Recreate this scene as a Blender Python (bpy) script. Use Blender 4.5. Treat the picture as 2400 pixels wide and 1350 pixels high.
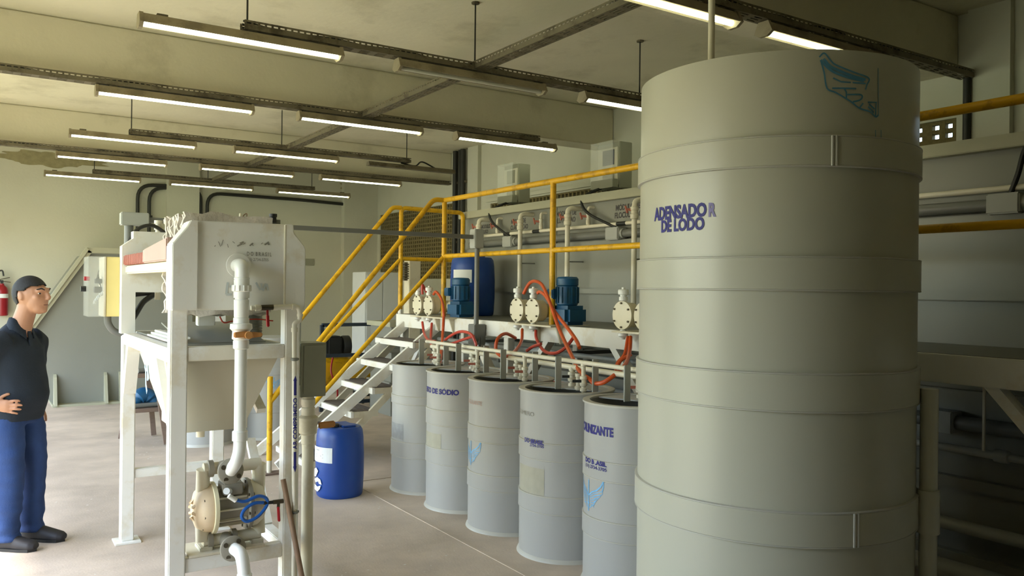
import bpy, bmesh, math, random
from mathutils import Vector, Matrix, noise
random.seed(7)
S = bpy.context.scene
for o in list(bpy.data.objects): bpy.data.objects.remove(o)
C = S.collection
PI = math.pi

# ------------------------------------------------------------------ camera, world, sun, exposure
CAM_H = 1.62; F_PX = 1920.0; YAW = .5788; PITCH = .0005; ROLL = -.0109
cd = bpy.data.cameras.new('camera'); cam = bpy.data.objects.new('camera', cd); C.objects.link(cam)
cd.sensor_width = 36.0; cd.lens = F_PX / 2400 * 36.0; cd.clip_start = .05; cd.clip_end = 300
cam.location = (0, 0, CAM_H)
cam.rotation_mode = 'QUATERNION'
fw = Vector((math.sin(YAW) * math.cos(PITCH), math.cos(YAW) * math.cos(PITCH), math.sin(PITCH)))
rt = Vector((math.cos(YAW), -math.sin(YAW), 0)); up = rt.cross(fw)
cr, sr = math.cos(ROLL), math.sin(ROLL)
rx = rt * cr - up * sr; uy = rt * sr + up * cr
cam.rotation_quaternion = Matrix((rx, uy, -fw)).transposed().to_quaternion()
S.camera = cam

W = bpy.data.worlds.new('World'); S.world = W; W.use_nodes = True
wn = W.node_tree.nodes; wl = W.node_tree.links
sky = wn.new('ShaderNodeTexSky'); sky.sky_type = 'NISHITA'; sky.sun_disc = False
sky.sun_elevation = math.radians(62); sky.sun_rotation = math.radians(-95); sky.air_density = 1.3; sky.dust_density = 1.5
wl.new(sky.outputs[0], wn['Background'].inputs[0]); wn['Background'].inputs[1].default_value = .45

sd = bpy.data.lights.new('sun', 'SUN'); sun = bpy.data.objects.new('sun', sd); C.objects.link(sun)
sd.energy = 4.0; sd.color = (1, .95, .86); sd.angle = math.radians(4)
sv = Vector((-.57, -.06, .86)); sun.rotation_euler = sv.to_track_quat('Z', 'Y').to_euler()
sun.location = (-20, 0, 30)

# daylight gate on the left: a portal only guides sampling of the sky
pd = bpy.data.lights.new('gate_portal', 'AREA'); po = bpy.data.objects.new('gate_portal', pd); C.objects.link(po)
pd.shape = 'RECTANGLE'; pd.size = 2.75; pd.size_y = 10.5; pd.cycles.is_portal = True
po.location = (-1.62, 7.75, 1.375); po.rotation_euler = (0, -PI / 2, 0)

S.view_settings.view_transform = 'Standard'; S.view_settings.look = 'None'
S.view_settings.gamma = 1.0; S.view_settings.use_curve_mapping = False
S.view_settings.exposure = 1.5
LAMP = 2.9

# ------------------------------------------------------------------ geometry helpers
def at(px, py, X=None, Y=None, Z=None):
    "photo pixel -> world point on a known plane of the room"
    a = (px - 1200) / F_PX; b = (675 - py) / F_PX
    r = fw + rx * a + uy * b
    o = Vector((0, 0, CAM_H))
    t = X / r.x if X is not None else Y / r.y if Y is not None else (Z - CAM_H) / r.z
    return o + r * t

ORGS = {}
def setp(o, label=None, cat=None, group=None, kind=None):
    if label: o['label'] = label
    if cat: o['category'] = cat
    if group: o['group'] = group
    if kind: o['kind'] = kind
    return o
def thing(name, label, cat, loc=(0, 0, 0), group=None, world=True, rz=0):
    o = bpy.data.objects.new(name, None); C.objects.link(o); o.empty_display_size = .1
    o.location = loc; o.rotation_euler = (0, 0, rz)
    ORGS[o.name] = Vector(loc) if world else Vector((0, 0, 0))
    return setp(o, label, cat, group)
def copy_tree(o, parent=None):
    c = o.copy(); C.objects.link(c); c.parent = parent
    for ch in list(o.children): copy_tree(ch, c)
    return c
def basis(d):
    d = Vector(d).normalized()
    a = Vector((0, 0, 1)) if abs(d.z) < .95 else Vector((1, 0, 0))
    u = a.cross(d).normalized(); v = d.cross(u)
    return u, v, d

class M:
    def __init__(s): s.v = []; s.f = []
    def add(s, vs, fs):
        n = len(s.v); s.v += [Vector(v) for v in vs]; s.f += [tuple(i + n for i in f) for f in fs]; return s
    def box(s, lo, hi):
        x0, y0, z0 = lo; x1, y1, z1 = hi
        return s.add([(x0,y0,z0),(x1,y0,z0),(x1,y1,z0),(x0,y1,z0),(x0,y0,z1),(x1,y0,z1),(x1,y1,z1),(x0,y1,z1)],
                     [(0,3,2,1),(4,5,6,7),(0,1,5,4),(1,2,6,5),(2,3,7,6),(3,0,4,7)])
    def cbox(s, c, sz): return s.box([c[i] - sz[i] / 2 for i in range(3)], [c[i] + sz[i] / 2 for i in range(3)])
    def bar(s, p0, p1, w, h, upv=(0, 0, 1)):
        p0 = Vector(p0); p1 = Vector(p1); d = (p1 - p0).normalized(); u = Vector(upv)
        sd_ = d.cross(u)
        if sd_.length < 1e-4: sd_ = d.cross(Vector((1, 0, 0)))
        sd_.normalize(); u = sd_.cross(d)
        q = [p + sd_ * (a * w / 2) + u * (b * h / 2) for p in (p0, p1) for a, b in ((-1,-1),(1,-1),(1,1),(-1,1))]
        return s.add(q, [(0,1,2,3)[::-1],(4,5,6,7),(0,1,5,4),(1,2,6,5),(2,3,7,6),(3,0,4,7)])
    def cyl(s, p0, p1, r, n=14, r1=None): return s.tube([p0, p1], [r, r if r1 is None else r1], n)
    def tube(s, pts, r, n=10, caps=True):
        pts = [Vector(p) for p in pts]; k = len(pts)
        rs = r if isinstance(r, (list, tuple)) else [r] * k
        vs = []; u = None
        for i, p in enumerate(pts):
            d = (pts[min(i + 1, k - 1)] - pts[max(i - 1, 0)])
            if d.length < 1e-7: d = Vector((0, 0, 1))
            d.normalize()
            if u is None: u = basis(d)[0]
            else:
                u = u - d * u.dot(d)
                u = u.normalized() if u.length > 1e-5 else basis(d)[0]
            w = d.cross(u)
            vs += [p + (u * math.cos(2*PI*j/n) + w * math.sin(2*PI*j/n)) * rs[i] for j in range(n)]
        fs = [(i*n+j, i*n+(j+1)%n, (i+1)*n+(j+1)%n, (i+1)*n+j) for i in range(k-1) for j in range(n)]
        if caps: fs += [tuple(range(n))[::-1], tuple(range((k-1)*n, k*n))]
        return s.add(vs, fs)
    def lathe(s, prof, c=(0, 0, 0), ax=(0, 0, 1), n=28):
        "prof = [(radius, height)]"
        u, v, d = basis(ax); c = Vector(c); vs = []; k = len(prof)
        for r, h in prof:
            vs += [c + d * h + (u * math.cos(2*PI*j/n) + v * math.sin(2*PI*j/n)) * max(r, 1e-4) for j in range(n)]
        fs = [(i*n+j, i*n+(j+1)%n, (i+1)*n+(j+1)%n, (i+1)*n+j) for i in range(k-1) for j in range(n)]
        fs += [tuple(range(n))[::-1], tuple(range((k-1)*n, k*n))]
        return s.add(vs, fs)
    def prism(s, poly, a, b, ax='y'):
        "poly of 2-D points, extruded along ax from a to b"
        def P(p, t): return {'y': (p[0], t, p[1]), 'x': (t, p[0], p[1]), 'z': (p[0], p[1], t)}[ax]
        n = len(poly)
        return s.add([P(p, a) for p in poly] + [P(p, b) for p in poly],
                     [tuple(range(n)), tuple(range(n, 2*n))[::-1]] + [(i, i+n, (i+1)%n+n, (i+1)%n) for i in range(n)])
    def build(s, name, mat, parent=None, smooth=False, bevel=0, keep=False, label=None, kind=None):
        me = bpy.data.meshes.new(name)
        org = Vector((0, 0, 0))
        if parent is not None:
            root = parent
            while root.parent: root = root.parent
            org = ORGS.get(root.name, org)
        elif not keep:
            lo = [min(v[i] for v in s.v) for i in range(3)]; hi = [max(v[i] for v in s.v) for i in range(3)]
            org = Vector(((lo[0]+hi[0])/2, (lo[1]+hi[1])/2, lo[2]))
        me.from_pydata([v - org for v in s.v], [], s.f)
        bm = bmesh.new(); bm.from_mesh(me); bmesh.ops.recalc_face_normals(bm, faces=bm.faces)
        if bevel: bmesh.ops.bevel(bm, geom=[e for e in bm.edges if len(e.link_faces) == 2 and e.calc_face_angle(0) > .5], offset=bevel, segments=2, affect='EDGES', clamp_overlap=True)
        bm.to_mesh(me); bm.free()
        if smooth:
            for p in me.polygons: p.use_smooth = True
            try: me.set_sharp_from_angle(angle=math.radians(38))
            except Exception: pass
        me.materials.append(mat)
        o = bpy.data.objects.new(name, me); C.objects.link(o)
        if parent is not None: o.parent = parent
        else: o.location = org
        if label: o['label'] = label
        if kind: o['kind'] = kind
        return o
def bend(pts, r=.05, n=5):
    "round the corners of a polyline"
    pts = [Vector(p) for p in pts]; out = [pts[0]]
    for i in range(1, len(pts) - 1):
        a, b, c = pts[i-1], pts[i], pts[i+1]
        k = min(r, (a-b).length * .45, (c-b).length * .45)
        p = b + (a-b).normalized() * k; q = b + (c-b).normalized() * k
        for j in range(n + 1):
            t = j / n; out.append(p * (1-t)**2 + b * 2*t*(1-t) + q * t*t)
    return out + [pts[-1]]
def spline(pts, m=6):
    pts = [Vector(p) for p in pts]; P = [pts[0]*2 - pts[1]] + pts + [pts[-1]*2 - pts[-2]]; out = []
    for i in range(1, len(P) - 2):
        for j in range(m):
            t = j / m; a, b, c, d = P[i-1:i+3]
            out.append(.5 * ((2*b) + (c-a)*t + (2*a-5*b+4*c-d)*t*t + (-a+3*b-3*c+d)*t**3))
    return out + [pts[-1]]

# ------------------------------------------------------------------ materials
def lin(c): return tuple((x/12.92 if x <= .04045 else ((x+.055)/1.055)**2.4) for x in [v/255 for v in c])
MATS = {}
def mat(name, rgb, rough=.5, metal=0, var=.06, scale=6, dirt=None, dirt_amt=.35, dirt_scale=3, bump=0, bscale=40, emit=0, trans=0, alpha=1, spec=.5, coat=0, stretch=(1, 1, 1), dirt_sharp=.12):
    m = bpy.data.materials.new(name); m.use_nodes = True; nt = m.node_tree; N = nt.nodes; Lk = nt.links
    b = N['Principled BSDF']; col = lin(rgb)
    b.inputs['Roughness'].default_value = rough; b.inputs['Metallic'].default_value = metal
    b.inputs['Specular IOR Level'].default_value = spec
    tc = N.new('ShaderNodeTexCoord'); mp = N.new('ShaderNodeMapping'); mp.inputs['Scale'].default_value = stretch
    Lk.new(tc.outputs['Object'], mp.inputs[0])
    nz = N.new('ShaderNodeTexNoise'); nz.inputs['Scale'].default_value = scale; nz.inputs['Detail'].default_value = 5
    Lk.new(mp.outputs[0], nz.inputs['Vector'])
    rp = N.new('ShaderNodeMapRange'); rp.inputs[1].default_value = .3; rp.inputs[2].default_value = .7; rp.inputs[3].default_value = 1 - var; rp.inputs[4].default_value = 1 + var
    Lk.new(nz.outputs[0], rp.inputs[0])
    mx = N.new('ShaderNodeVectorMath'); mx.operation = 'SCALE'; mx.inputs[0].default_value = col; Lk.new(rp.outputs[0], mx.inputs['Scale'])
    out = mx.outputs[0]
    if dirt:
        n2 = N.new('ShaderNodeTexNoise'); n2.inputs['Scale'].default_value = dirt_scale; n2.inputs['Detail'].default_value = 8; n2.inputs['Roughness'].default_value = .68
        Lk.new(mp.outputs[0], n2.inputs['Vector'])
        r2 = N.new('ShaderNodeMapRange'); r2.inputs[1].default_value = .52; r2.inputs[2].default_value = .52 + dirt_sharp; r2.inputs[3].default_value = 0; r2.inputs[4].default_value = dirt_amt
        Lk.new(n2.outputs[0], r2.inputs[0])
        mm = N.new('ShaderNodeMix'); mm.data_type = 'RGBA'; Lk.new(r2.outputs[0], mm.inputs[0]); Lk.new(out, mm.inputs[6]); mm.inputs[7].default_value = (*lin(dirt), 1)
        out = mm.outputs[2]
    Lk.new(out, b.inputs['Base Color'])
    if bump:
        n3 = N.new('ShaderNodeTexNoise'); n3.inputs['Scale'].default_value = bscale; n3.inputs['Detail'].default_value = 6
        Lk.new(mp.outputs[0], n3.inputs['Vector'])
        bp = N.new('ShaderNodeBump'); bp.inputs['Strength'].default_value = bump; bp.inputs['Distance'].default_value = .01
        Lk.new(n3.outputs[0], bp.inputs['Height']); Lk.new(bp.outputs[0], b.inputs['Normal'])
    if emit: b.inputs['Emission Color'].default_value = (*col, 1); b.inputs['Emission Strength'].default_value = emit
    if trans: b.inputs['Transmission Weight'].default_value = trans
    if coat: b.inputs['Coat Weight'].default_value = coat
    b.inputs['Alpha'].default_value = alpha
    MATS[name] = m; return m
ceil_m = mat('ceiling_paint', (220, 213, 188), .9, var=.05, scale=1.5, dirt=(128, 118, 84), dirt_amt=.5, dirt_scale=1.1, bump=.25, bscale=18, dirt_sharp=.25)
wall_m = mat('wall_paint', (202, 200, 182), .85, var=.03, scale=1.2, dirt=(176, 170, 140), dirt_amt=.25, dirt_scale=.8, bump=.15, bscale=30, dirt_sharp=.3)
near_m = mat('bounce_cut_wall', (96, 100, 70), .8, var=.05, scale=1.5)  # unseen near walls: dark green made up to cut the light they bounce back
plaster_m = mat('bare_plaster', (150, 142, 108), .95, var=.15, scale=14, bump=.4, bscale=30)
floor_m = mat('concrete_floor', (196, 179, 160), .66, var=.10, scale=2.2, dirt=(142, 128, 110), dirt_amt=.5, dirt_scale=1.6, bump=.12, bscale=70, dirt_sharp=.3)
def floor_specks(m):
    nt = m.node_tree; N = nt.nodes; L = nt.links; b = N['Principled BSDF']; src = b.inputs['Base Color'].links[0].from_socket
    tc = N.new('ShaderNodeTexCoord'); big = N.new('ShaderNodeTexNoise'); big.inputs['Scale'].default_value = .55; big.inputs['Detail'].default_value = 7; big.inputs['Roughness'].default_value = .62
    L.new(tc.outputs['Object'], big.inputs['Vector'])
    r = N.new('ShaderNodeMapRange'); r.inputs[1].default_value = .42; r.inputs[2].default_value = .62; r.inputs[3].default_value = .84; r.inputs[4].default_value = 1.06; L.new(big.outputs[0], r.inputs[0])
    sc = N.new('ShaderNodeVectorMath'); sc.operation = 'SCALE'; L.new(src, sc.inputs[0]); L.new(r.outputs[0], sc.inputs['Scale'])
    vo = N.new('ShaderNodeTexVoronoi'); vo.inputs['Scale'].default_value = 16; L.new(tc.outputs['Object'], vo.inputs['Vector'])
    n2 = N.new('ShaderNodeTexNoise'); n2.inputs['Scale'].default_value = 1.7; L.new(tc.outputs['Object'], n2.inputs['Vector'])
    th = N.new('ShaderNodeMapRange'); th.inputs[1].default_value = .45; th.inputs[2].default_value = .75; th.inputs[3].default_value = 0; th.inputs[4].default_value = .2; L.new(n2.outputs[0], th.inputs[0])
    lt = N.new('ShaderNodeMath'); lt.operation = 'LESS_THAN'; L.new(vo.outputs['Distance'], lt.inputs[0]); L.new(th.outputs[0], lt.inputs[1])
    mx = N.new('ShaderNodeMix'); mx.data_type = 'RGBA'; L.new(lt.outputs[0], mx.inputs[0]); L.new(sc.outputs[0], mx.inputs[6]); mx.inputs[7].default_value = (.66, .63, .56, 1)
    L.new(mx.outputs[2], b.inputs['Base Color'])
floor_specks(floor_m)
grass_m = mat('outside_grass', (148, 150, 112), .9, var=.2, scale=1.5, bump=.5, bscale=20)
brick_m = mat('vent_block_clay', (120, 108, 70), .9, var=.15, scale=8, bump=.3, bscale=60)
pp_beige = mat('pp_beige', (184, 183, 166), .32, var=.03, scale=1.3, dirt=(174, 171, 152), dirt_amt=.35, dirt_scale=1.2, dirt_sharp=.3, stretch=(1, 1, .35))
pp_gray = mat('pp_gray', (168, 168, 164), .4, var=.03, scale=2.5, dirt=(150, 146, 130), dirt_amt=.35, dirt_scale=1.6, dirt_sharp=.3, stretch=(1, 1, .4))
pp_gray2 = mat('pp_gray_light', (182, 180, 170), .42, var=.03, scale=3)
pp_in = mat('pp_inside', (150, 149, 142), .6, var=.1, scale=4)
mod_m = mat('module_gray', (134, 135, 126), .38, var=.04, scale=1.4, dirt=(128, 126, 104), dirt_amt=.3, dirt_scale=1, dirt_sharp=.3)
mod_rim = mat('module_rim', (172, 170, 146), .5, var=.04, scale=2)
white_m = mat('white_paint', (234, 232, 223), .42, var=.03, scale=4, dirt=(200, 178, 120), dirt_amt=.32, dirt_scale=3.2, dirt_sharp=.1)
cream_m = mat('cream_paint', (214, 206, 182), .45, var=.04, scale=5, dirt=(176, 156, 110), dirt_amt=.4, dirt_scale=4)
hop_m = mat('hopper_pp', (206, 198, 176), .4, var=.03, scale=2)
yellow_m = mat('yellow_paint', (226, 174, 14), .4, var=.05, scale=6, dirt=(150, 104, 20), dirt_amt=.4, dirt_scale=9, dirt_sharp=.06)
pvc_m = mat('pvc_cream', (224, 218, 198), .35, var=.03, scale=5)
pvcw_m = mat('pvc_white', (236, 236, 228), .3, var=.02, scale=5)
pvcg_m = mat('pvc_gray', (112, 113, 108), .42, var=.04, scale=6)
pvcl_m = mat('pvc_light_gray', (168, 170, 164), .42, var=.04, scale=6)
galv_m = mat('galvanised', (112, 104, 84), .6, .25, var=.12, scale=9, dirt=(58, 50, 36), dirt_amt=.7, dirt_scale=7)
fixt_m = mat('lamp_housing', (150, 138, 112), .6, var=.08, scale=6, dirt=(88, 76, 54), dirt_amt=.5, dirt_scale=5)
refl_m = mat('lamp_reflector', (214, 210, 190), .5, var=.03)
dark_m = mat('black_plastic', (28, 29, 28), .5, var=.08)
conduit_m = mat('dark_conduit', (40, 40, 36), .5, var=.1)
blue_m = mat('motor_blue', (24, 84, 124), .42, var=.06, dirt=(50, 86, 100), dirt_amt=.4, dirt_scale=6)
bluep_m = mat('blue_hdpe', (20, 66, 146), .38, var=.05, scale=5, dirt=(44, 88, 150), dirt_amt=.35, dirt_scale=5, bump=.05)
hose_m = mat('orange_hose', (206, 84, 32), .35, var=.1, scale=12)
hosr_m = mat('red_hose', (196, 72, 56), .35, var=.1, scale=12)
bhose_m = mat('blue_hose', (34, 92, 170), .3)
head_m = mat('pump_head_pp', (220, 212, 186), .45, var=.04, scale=8)
amber_m = mat('pump_pp_amber', (226, 202, 166), .5, var=.06, scale=9, dirt=(232, 214, 178), dirt_amt=.5, dirt_scale=7)
pumpg_m = mat('pump_gray_metal', (150, 144, 128), .55, .1, var=.08, scale=9)
bolt_m = mat('bolt_steel', (84, 76, 60), .5, .6, var=.1)
handle_m = mat('valve_handle_orange', (196, 140, 80), .6, var=.12, scale=16)
red_m = mat('red_lever', (176, 36, 44), .4)
redp_m = mat('filter_plate_red', (168, 96, 78), .6, var=.08)
pink_m = mat('filter_plate_pink', (178, 146, 132), .6, var=.06)
crm2_m = mat('filter_plate_cream', (232, 224, 186), .5, var=.04)
cloth_m = mat('filter_cloth', (206, 198, 186), .9, var=.14, scale=22, dirt=(160, 146, 128), dirt_amt=.6, dirt_scale=12, bump=.5, bscale=60)
gray_m = mat('steel_gray', (126, 126, 116), .45, .1, var=.06)
dkgray_m = mat('drip_tray_gray', (104, 104, 92), .45, var=.06)
ink_m = mat('blue_ink', (40, 38, 122), .6, var=.02)
inkf_m = mat('faded_ink', (140, 136, 124), .7, var=.25, scale=40)
inkr_m = mat('faded_red_ink', (186, 150, 134), .7, var=.1, scale=30)
inkv_m = mat('violet_ink', (128, 122, 172), .6)
wing_m = mat('wing_blue', (116, 176, 220), .6, var=.12, scale=30)
wingd_m = mat('wing_blue_dark', (80, 138, 170), .6, var=.12, scale=30)
label_m = mat('paper_label', (226, 228, 226), .7, var=.05)
scuff_m = mat('scuff', (148, 148, 145), .6, var=.12, scale=30)
resid_m = mat('label_residue', (166, 163, 146), .6, var=.06, scale=20)
wood_m = mat('grey_wood', (118, 98, 84), .8, var=.15, scale=12, stretch=(1, 1, 12), bump=.3)
tread_m = mat('tread_wood', (98, 88, 80), .8, var=.15, scale=10, stretch=(10, 1, 1), bump=.4, bscale=30)
stick_m = mat('broom_wood', (140, 112, 86), .6, var=.12, scale=20)
red_ext = mat('extinguisher_red', (150, 22, 34), .35)
panel_m = mat('panel_white', (212, 208, 188), .5)
lcd_m = mat('panel_display', (96, 98, 112), .3)
encl_m = mat('enclosure_gray', (150, 150, 132), .5, var=.04)
clear_m = mat('clear_cover', (226, 228, 218), .15, var=0, alpha=.22)
ybox_m = mat('enclosure_yellow', (226, 208, 136), .5, var=.03)
cabw_m = mat('cabinet_white', (200, 202, 200), .4, var=.02)
navy_m = mat('navy_steel', (44, 54, 66), .5)
tube_on = mat('lamp_tube_lit', (248, 255, 218), .4, emit=LAMP, var=0)
tube_off = mat('lamp_tube_off', (206, 204, 186), .3)

# ------------------------------------------------------------------ the building
XW, YW, XL, YN, HC = 6.2, 14.2, -1.4, -2.6, 3.72
def struct(name, m, mt, parent=None, kind='structure', **k):
    o = m.build(name, mt, parent, keep=True, **k)
    if parent is None: o['kind'] = kind
    return o
struct('floor', M().box((XL, YN, -.12), (XW, YW, 0)), floor_m)
struct('ground_outside', M().box((-60, -50, -.2), (XL, 70, -.03)), grass_m)
cl = struct('ceiling', M().box((XL - .9, YN, HC), (XW + .2, YW + .2, HC + .15)), ceil_m)
for y in (-.75, 3.35, 7.36, 11.25): struct('beam', M().box((XL - .2, y, 3.28), (XW, y + .32, HC)), ceil_m, cl, bevel=.012)
struct('beam', M().box((XL - .2, YN, 2.75), (XL + .02, YW, HC)), ceil_m, cl)
wf = struct('wall_far', M().box((XL - .2, YW, 0), (XW + .2, YW + .2, HC)), wall_m)
struct('pilaster', M().box((2.55, YW - .12, 0), (3.05, YW, HC)), wall_m, wf)
struct('pilaster', M().box((5.55, YW - .14, 0), (XW, YW, HC)), wall_m, wf)
# peeled plaster patches on the far wall: thin, irregular
def blob(c, rx_, rz_, seed, axis='y', t=.004, n=90, rag=.5):
    vs = []
    for i in range(n):
        a = 2*PI*i/n; k = 1 + rag * noise.noise(Vector((math.cos(a)*2.3 + seed, math.sin(a)*2.3, seed*1.7))) + .25*rag*noise.noise(Vector((math.cos(a)*9+seed, math.sin(a)*9, seed)))
        vs.append((math.cos(a)*rx_*k, math.sin(a)*rz_*k))
    return vs
def patch(name, c, rx_, rz_, seed, mt, parent):
    struct(name, M().prism([(c[0]+p[0], c[2]+p[1]) for p in blob(c, rx_, rz_, seed)], c[1]-.005, c[1]+.002), mt, parent)
p = at(120, 372, Y=YW); patch('peeled_patch', (p.x, YW, p.z), .66, .11, 12.4, plaster_m, wf)
p = at(830, 440, Y=YW-.0); patch('peeled_patch', (p.x, YW, p.z), .25, .12, 5.4, plaster_m, wf)
# right wall with pierced clay vents
vents = [(2.30, 2.78, 2.62, 2.95), (3.36, 3.84, 2.62, 2.95), (7.20, 10.08, 2.56, 2.84), (10.95, 13.95, 1.76, 2.94)]
m = M(); yy = YN
for (a, b, z0, z1) in vents:
    m.box((XW, yy, 0), (XW + .16, a, HC)); m.box((XW, a, 0), (XW + .16, b, z0)); m.box((XW, a, z1), (XW + .16, b, HC)); yy = b
m.box((XW, yy, 0), (XW + .16, YW, HC))
wr = struct('wall_right', m, wall_m)
for y in (2.95, 10.35): struct('pilaster', M().box((XW - .06, y, 0), (XW, y + .3, HC)), wall_m, wr)
blk = blk2 = None
for (a, b, z0, z1) in vents:
    ny = max(1, round((b - a) / .235)); nz = max(1, round((z1 - z0) / .2)); sy = (b - a) / ny; sz = (z1 - z0) / nz
    for i in range(ny):
        for j in range(nz):
            if z1 - z0 == vents[0][3] - vents[0][2]:
                if blk2 is None:
                    mm = M()
                    for t0, t1 in ((0, .17), (.40, .60), (.83, 1)): mm.box((0, t0, 0), (.045, t1, 1)); mm.box((.002, 0, t0), (.043, 1, t1))
                    blk2 = mm.build('vent_block', brick_m, wr); o = blk2
                else: o = blk2.copy(); C.objects.link(o)
            elif blk is None:
                mm = M(); k = 3
                for q in range(k + 1):
                    t0, t1 = max(0, q / k - .06), min(1, q / k + .06)
                    mm.box((0, t0, 0), (.12, t1, 1)); mm.box((.003, 0, t0), (.117, 1, t1))
                blk = mm.build('vent_block', brick_m, wr); o = blk
            else: o = blk.copy(); C.objects.link(o)
            o.parent = wr; o.location = (XW + .02, a + i * sy, z0 + j * sz); o.scale = (1, sy, sz)
# sill over the long vent
for (a, b, z) in ((7.15, 10.15, 2.86),): struct('vent_lintel', M().box((XW - .04, a, z), (XW, b, z + .05)), wall_m, wr)
wl_ = struct('wall_left', M().box((XL - .2, 13.0, 0), (XL, YW, HC)), wall_m)
struct('wall_gate_side', M().box((XL - .2, YN, 0), (XL, 2.5, HC)), near_m)
struct('wall_near', M().box((XL - .2, YN - .2, 0), (XW + .2, YN, HC)), near_m)
struct('trim_1', M().box((2.60, 3.2, 0), (2.614, 6.4, .004)).box((2.60, 6.386, 0), (3.4, 6.4, .004)), floor_m)

# ------------------------------------------------------------------ cable trays, lamps
TZ = 3.21
def tray(p0, p1, z, label, rods=(), w=.10, h=.055, ground=None):
    p0 = Vector((*p0, z)); p1 = Vector((*p1, z)); d = (p1 - p0).normalized(); L = (p1 - p0).length; sd_ = Vector((d.y, -d.x, 0))
    t = thing('cable_tray', label, 'cable tray', p0, 'perforated cable trays under the ceiling')
    m = M()
    for s in (-1, 1):
        o = sd_ * (s * w / 2)
        m.bar(p0 + o + Vector((0,0,h-.006)), p1 + o + Vector((0,0,h-.006)), .003, .012)
        m.bar(p0 + o + Vector((0,0,.016)), p1 + o + Vector((0,0,.016)), .003, .034)
        k = int(L / .042)
        for i in range(k): 
            q = p0 + o + d * (i * .042 + .006); m.bar(q + Vector((0,0,.032)), q + Vector((0,0,h-.012)), .003, .014, d)
    # floor of the tray: rails and rungs
    for s in (-.42, -.14, .14, .42): m.bar(p0 + sd_ * (s*w), p1 + sd_ * (s*w), w*.17, .003)
    for i in range(int(L / .12)): q = p0 + d * (i*.12+.03); m.bar(q - sd_*(w/2), q + sd_*(w/2), .05, .0035)
    m.build('channel', galv_m, t)
    m = M()
    for k in range(3):
        a = random.uniform(-.03, .03)
        m.tube([p0 + d*(L*i/24) + sd_*(a + .015*math.sin(i*1.3+k)) + Vector((0,0,.02+.012*k+.01*math.sin(i*2.1+k))) for i in range(25)], .007, 5)
    m.build('cable', conduit_m, t)
    for (x, y) in rods:
        M().cyl((x, y, z - .005), (x, y, HC), .006, 6).build('hanger_rod', conduit_m, t)
        M().cyl((x, y, HC - .012), (x, y, HC), .03, 10).build('ceiling_plate', galv_m, t)
    return t
RA, RB, RC, RD, RE, RZ = 5.20, 7.27, 9.50, 11.16, 13.15, 3.24
tray((1.37, RA), (6.1, RA), TZ, 'perforated tray over the drums, nearest one hung on thin rods', [(1.40, RA), (3.05, RA), (4.66, RA)])
tray((XL+.05, RB), (5.06, RB), TZ, 'long perforated tray under the second ceiling beam, running out at left edge')
tray((1.34, RC), (4.62, RC), TZ, 'perforated tray on rods between the two far ceiling beams', [(1.36, RC), (2.97, RC), (4.58, RC)])
tray((XL+.05, RD), (6.12, RD), TZ, 'long perforated tray under the third ceiling beam, reaching the black vertical pipes')
tray((1.38, RE), (4.66, RE), TZ, 'perforated tray on rods closest to the far wall', [(1.40, RE), (2.97, RE), (4.62, RE)])
tray((1.9, RZ), (6.12, RZ), TZ, 'perforated tray above the big cylindrical tank ending at a drop pipe')
tray((3.07, RZ + .05), (3.07, RE - .05), TZ + .01, 'perforated tray crossing all the others from front to back')

def lamp(loc, label, lit=True, src=[None]):
    t = thing('fluorescent_lamp', label, 'lamp', loc, 'fluorescent lamps on the trays', world=False)
    L = 1.24
    sec = [(-.03, .06), (.03, .06), (.062, .004), (.058, 0), (.027, .052), (-.027, .052), (-.058, 0), (-.062, .004)]
    M().prism(sec, .02, L - .02, 'x').build('reflector', fixt_m, t)
    for x in (.10, L-.16): M().box((x, -.02, .06), (x+.06, .02, .075)).build('clamp', galv_m, t)
    for x in (0, L - .022):
        M().prism([(-.036, .064), (.036, .064), (.066, 0), (.03, -.024), (-.03, -.024), (-.066, 0)], x, x + .022, 'x').build('end_cap', fixt_m, t)
    M().cyl((.025, 0, .004), (L - .025, 0, .004), .0165, 12).build('tube', tube_on if lit else tube_off, t, smooth=True)
    return t
LZ = 3.135
col_x = (.77, 2.41, 4.03)
rown = {'A': (RA, 'row nearest the camera over the drums'), 'B': (RB, 'row under the second ceiling beam'), 'C': (RC, 'row on rods in mid ceiling'), 'D': (RD, 'row under the third ceiling beam'), 'E': (RE, 'row closest to the far wall')}
pos = ('left', 'middle', 'right')
for k, (y, d) in rown.items():
    for i, x in enumerate(col_x):
        if k == 'C' and i == 2: continue
        lit = not (k == 'A' and i == 1)
        lab = ('Lit' if lit else 'Unlit') + ' fluorescent lamp, ' + pos[i] + ' one of the ' + d
        lamp((x, y - .02, LZ), lab, lit)
lamp((2.36, RZ - .02, LZ), 'bright fluorescent lamp at the top edge left of the tank top')
lamp((3.84, RZ - .02, LZ), 'bright fluorescent lamp partly hidden behind the tank top')
t = thing('broken_lamp', 'dark empty lamp housing hanging loose below a tray end', 'lamp', (4.02, RC - .02, 3.10))
M().prism([(RC-.05+a, 3.12+b) for a, b in ((-.03,.05),(.03,.05),(.05,0),(-.05,0))], 4.03, 5.24, 'x').build('housing', galv_m, t)
M().tube(spline([(4.5, RC, 3.2), (4.7, RC, 3.18), (4.8, RC, 3.24), (5.0, RC, 3.17)]), .01, 6).build('loose_wire', conduit_m, t)

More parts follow.
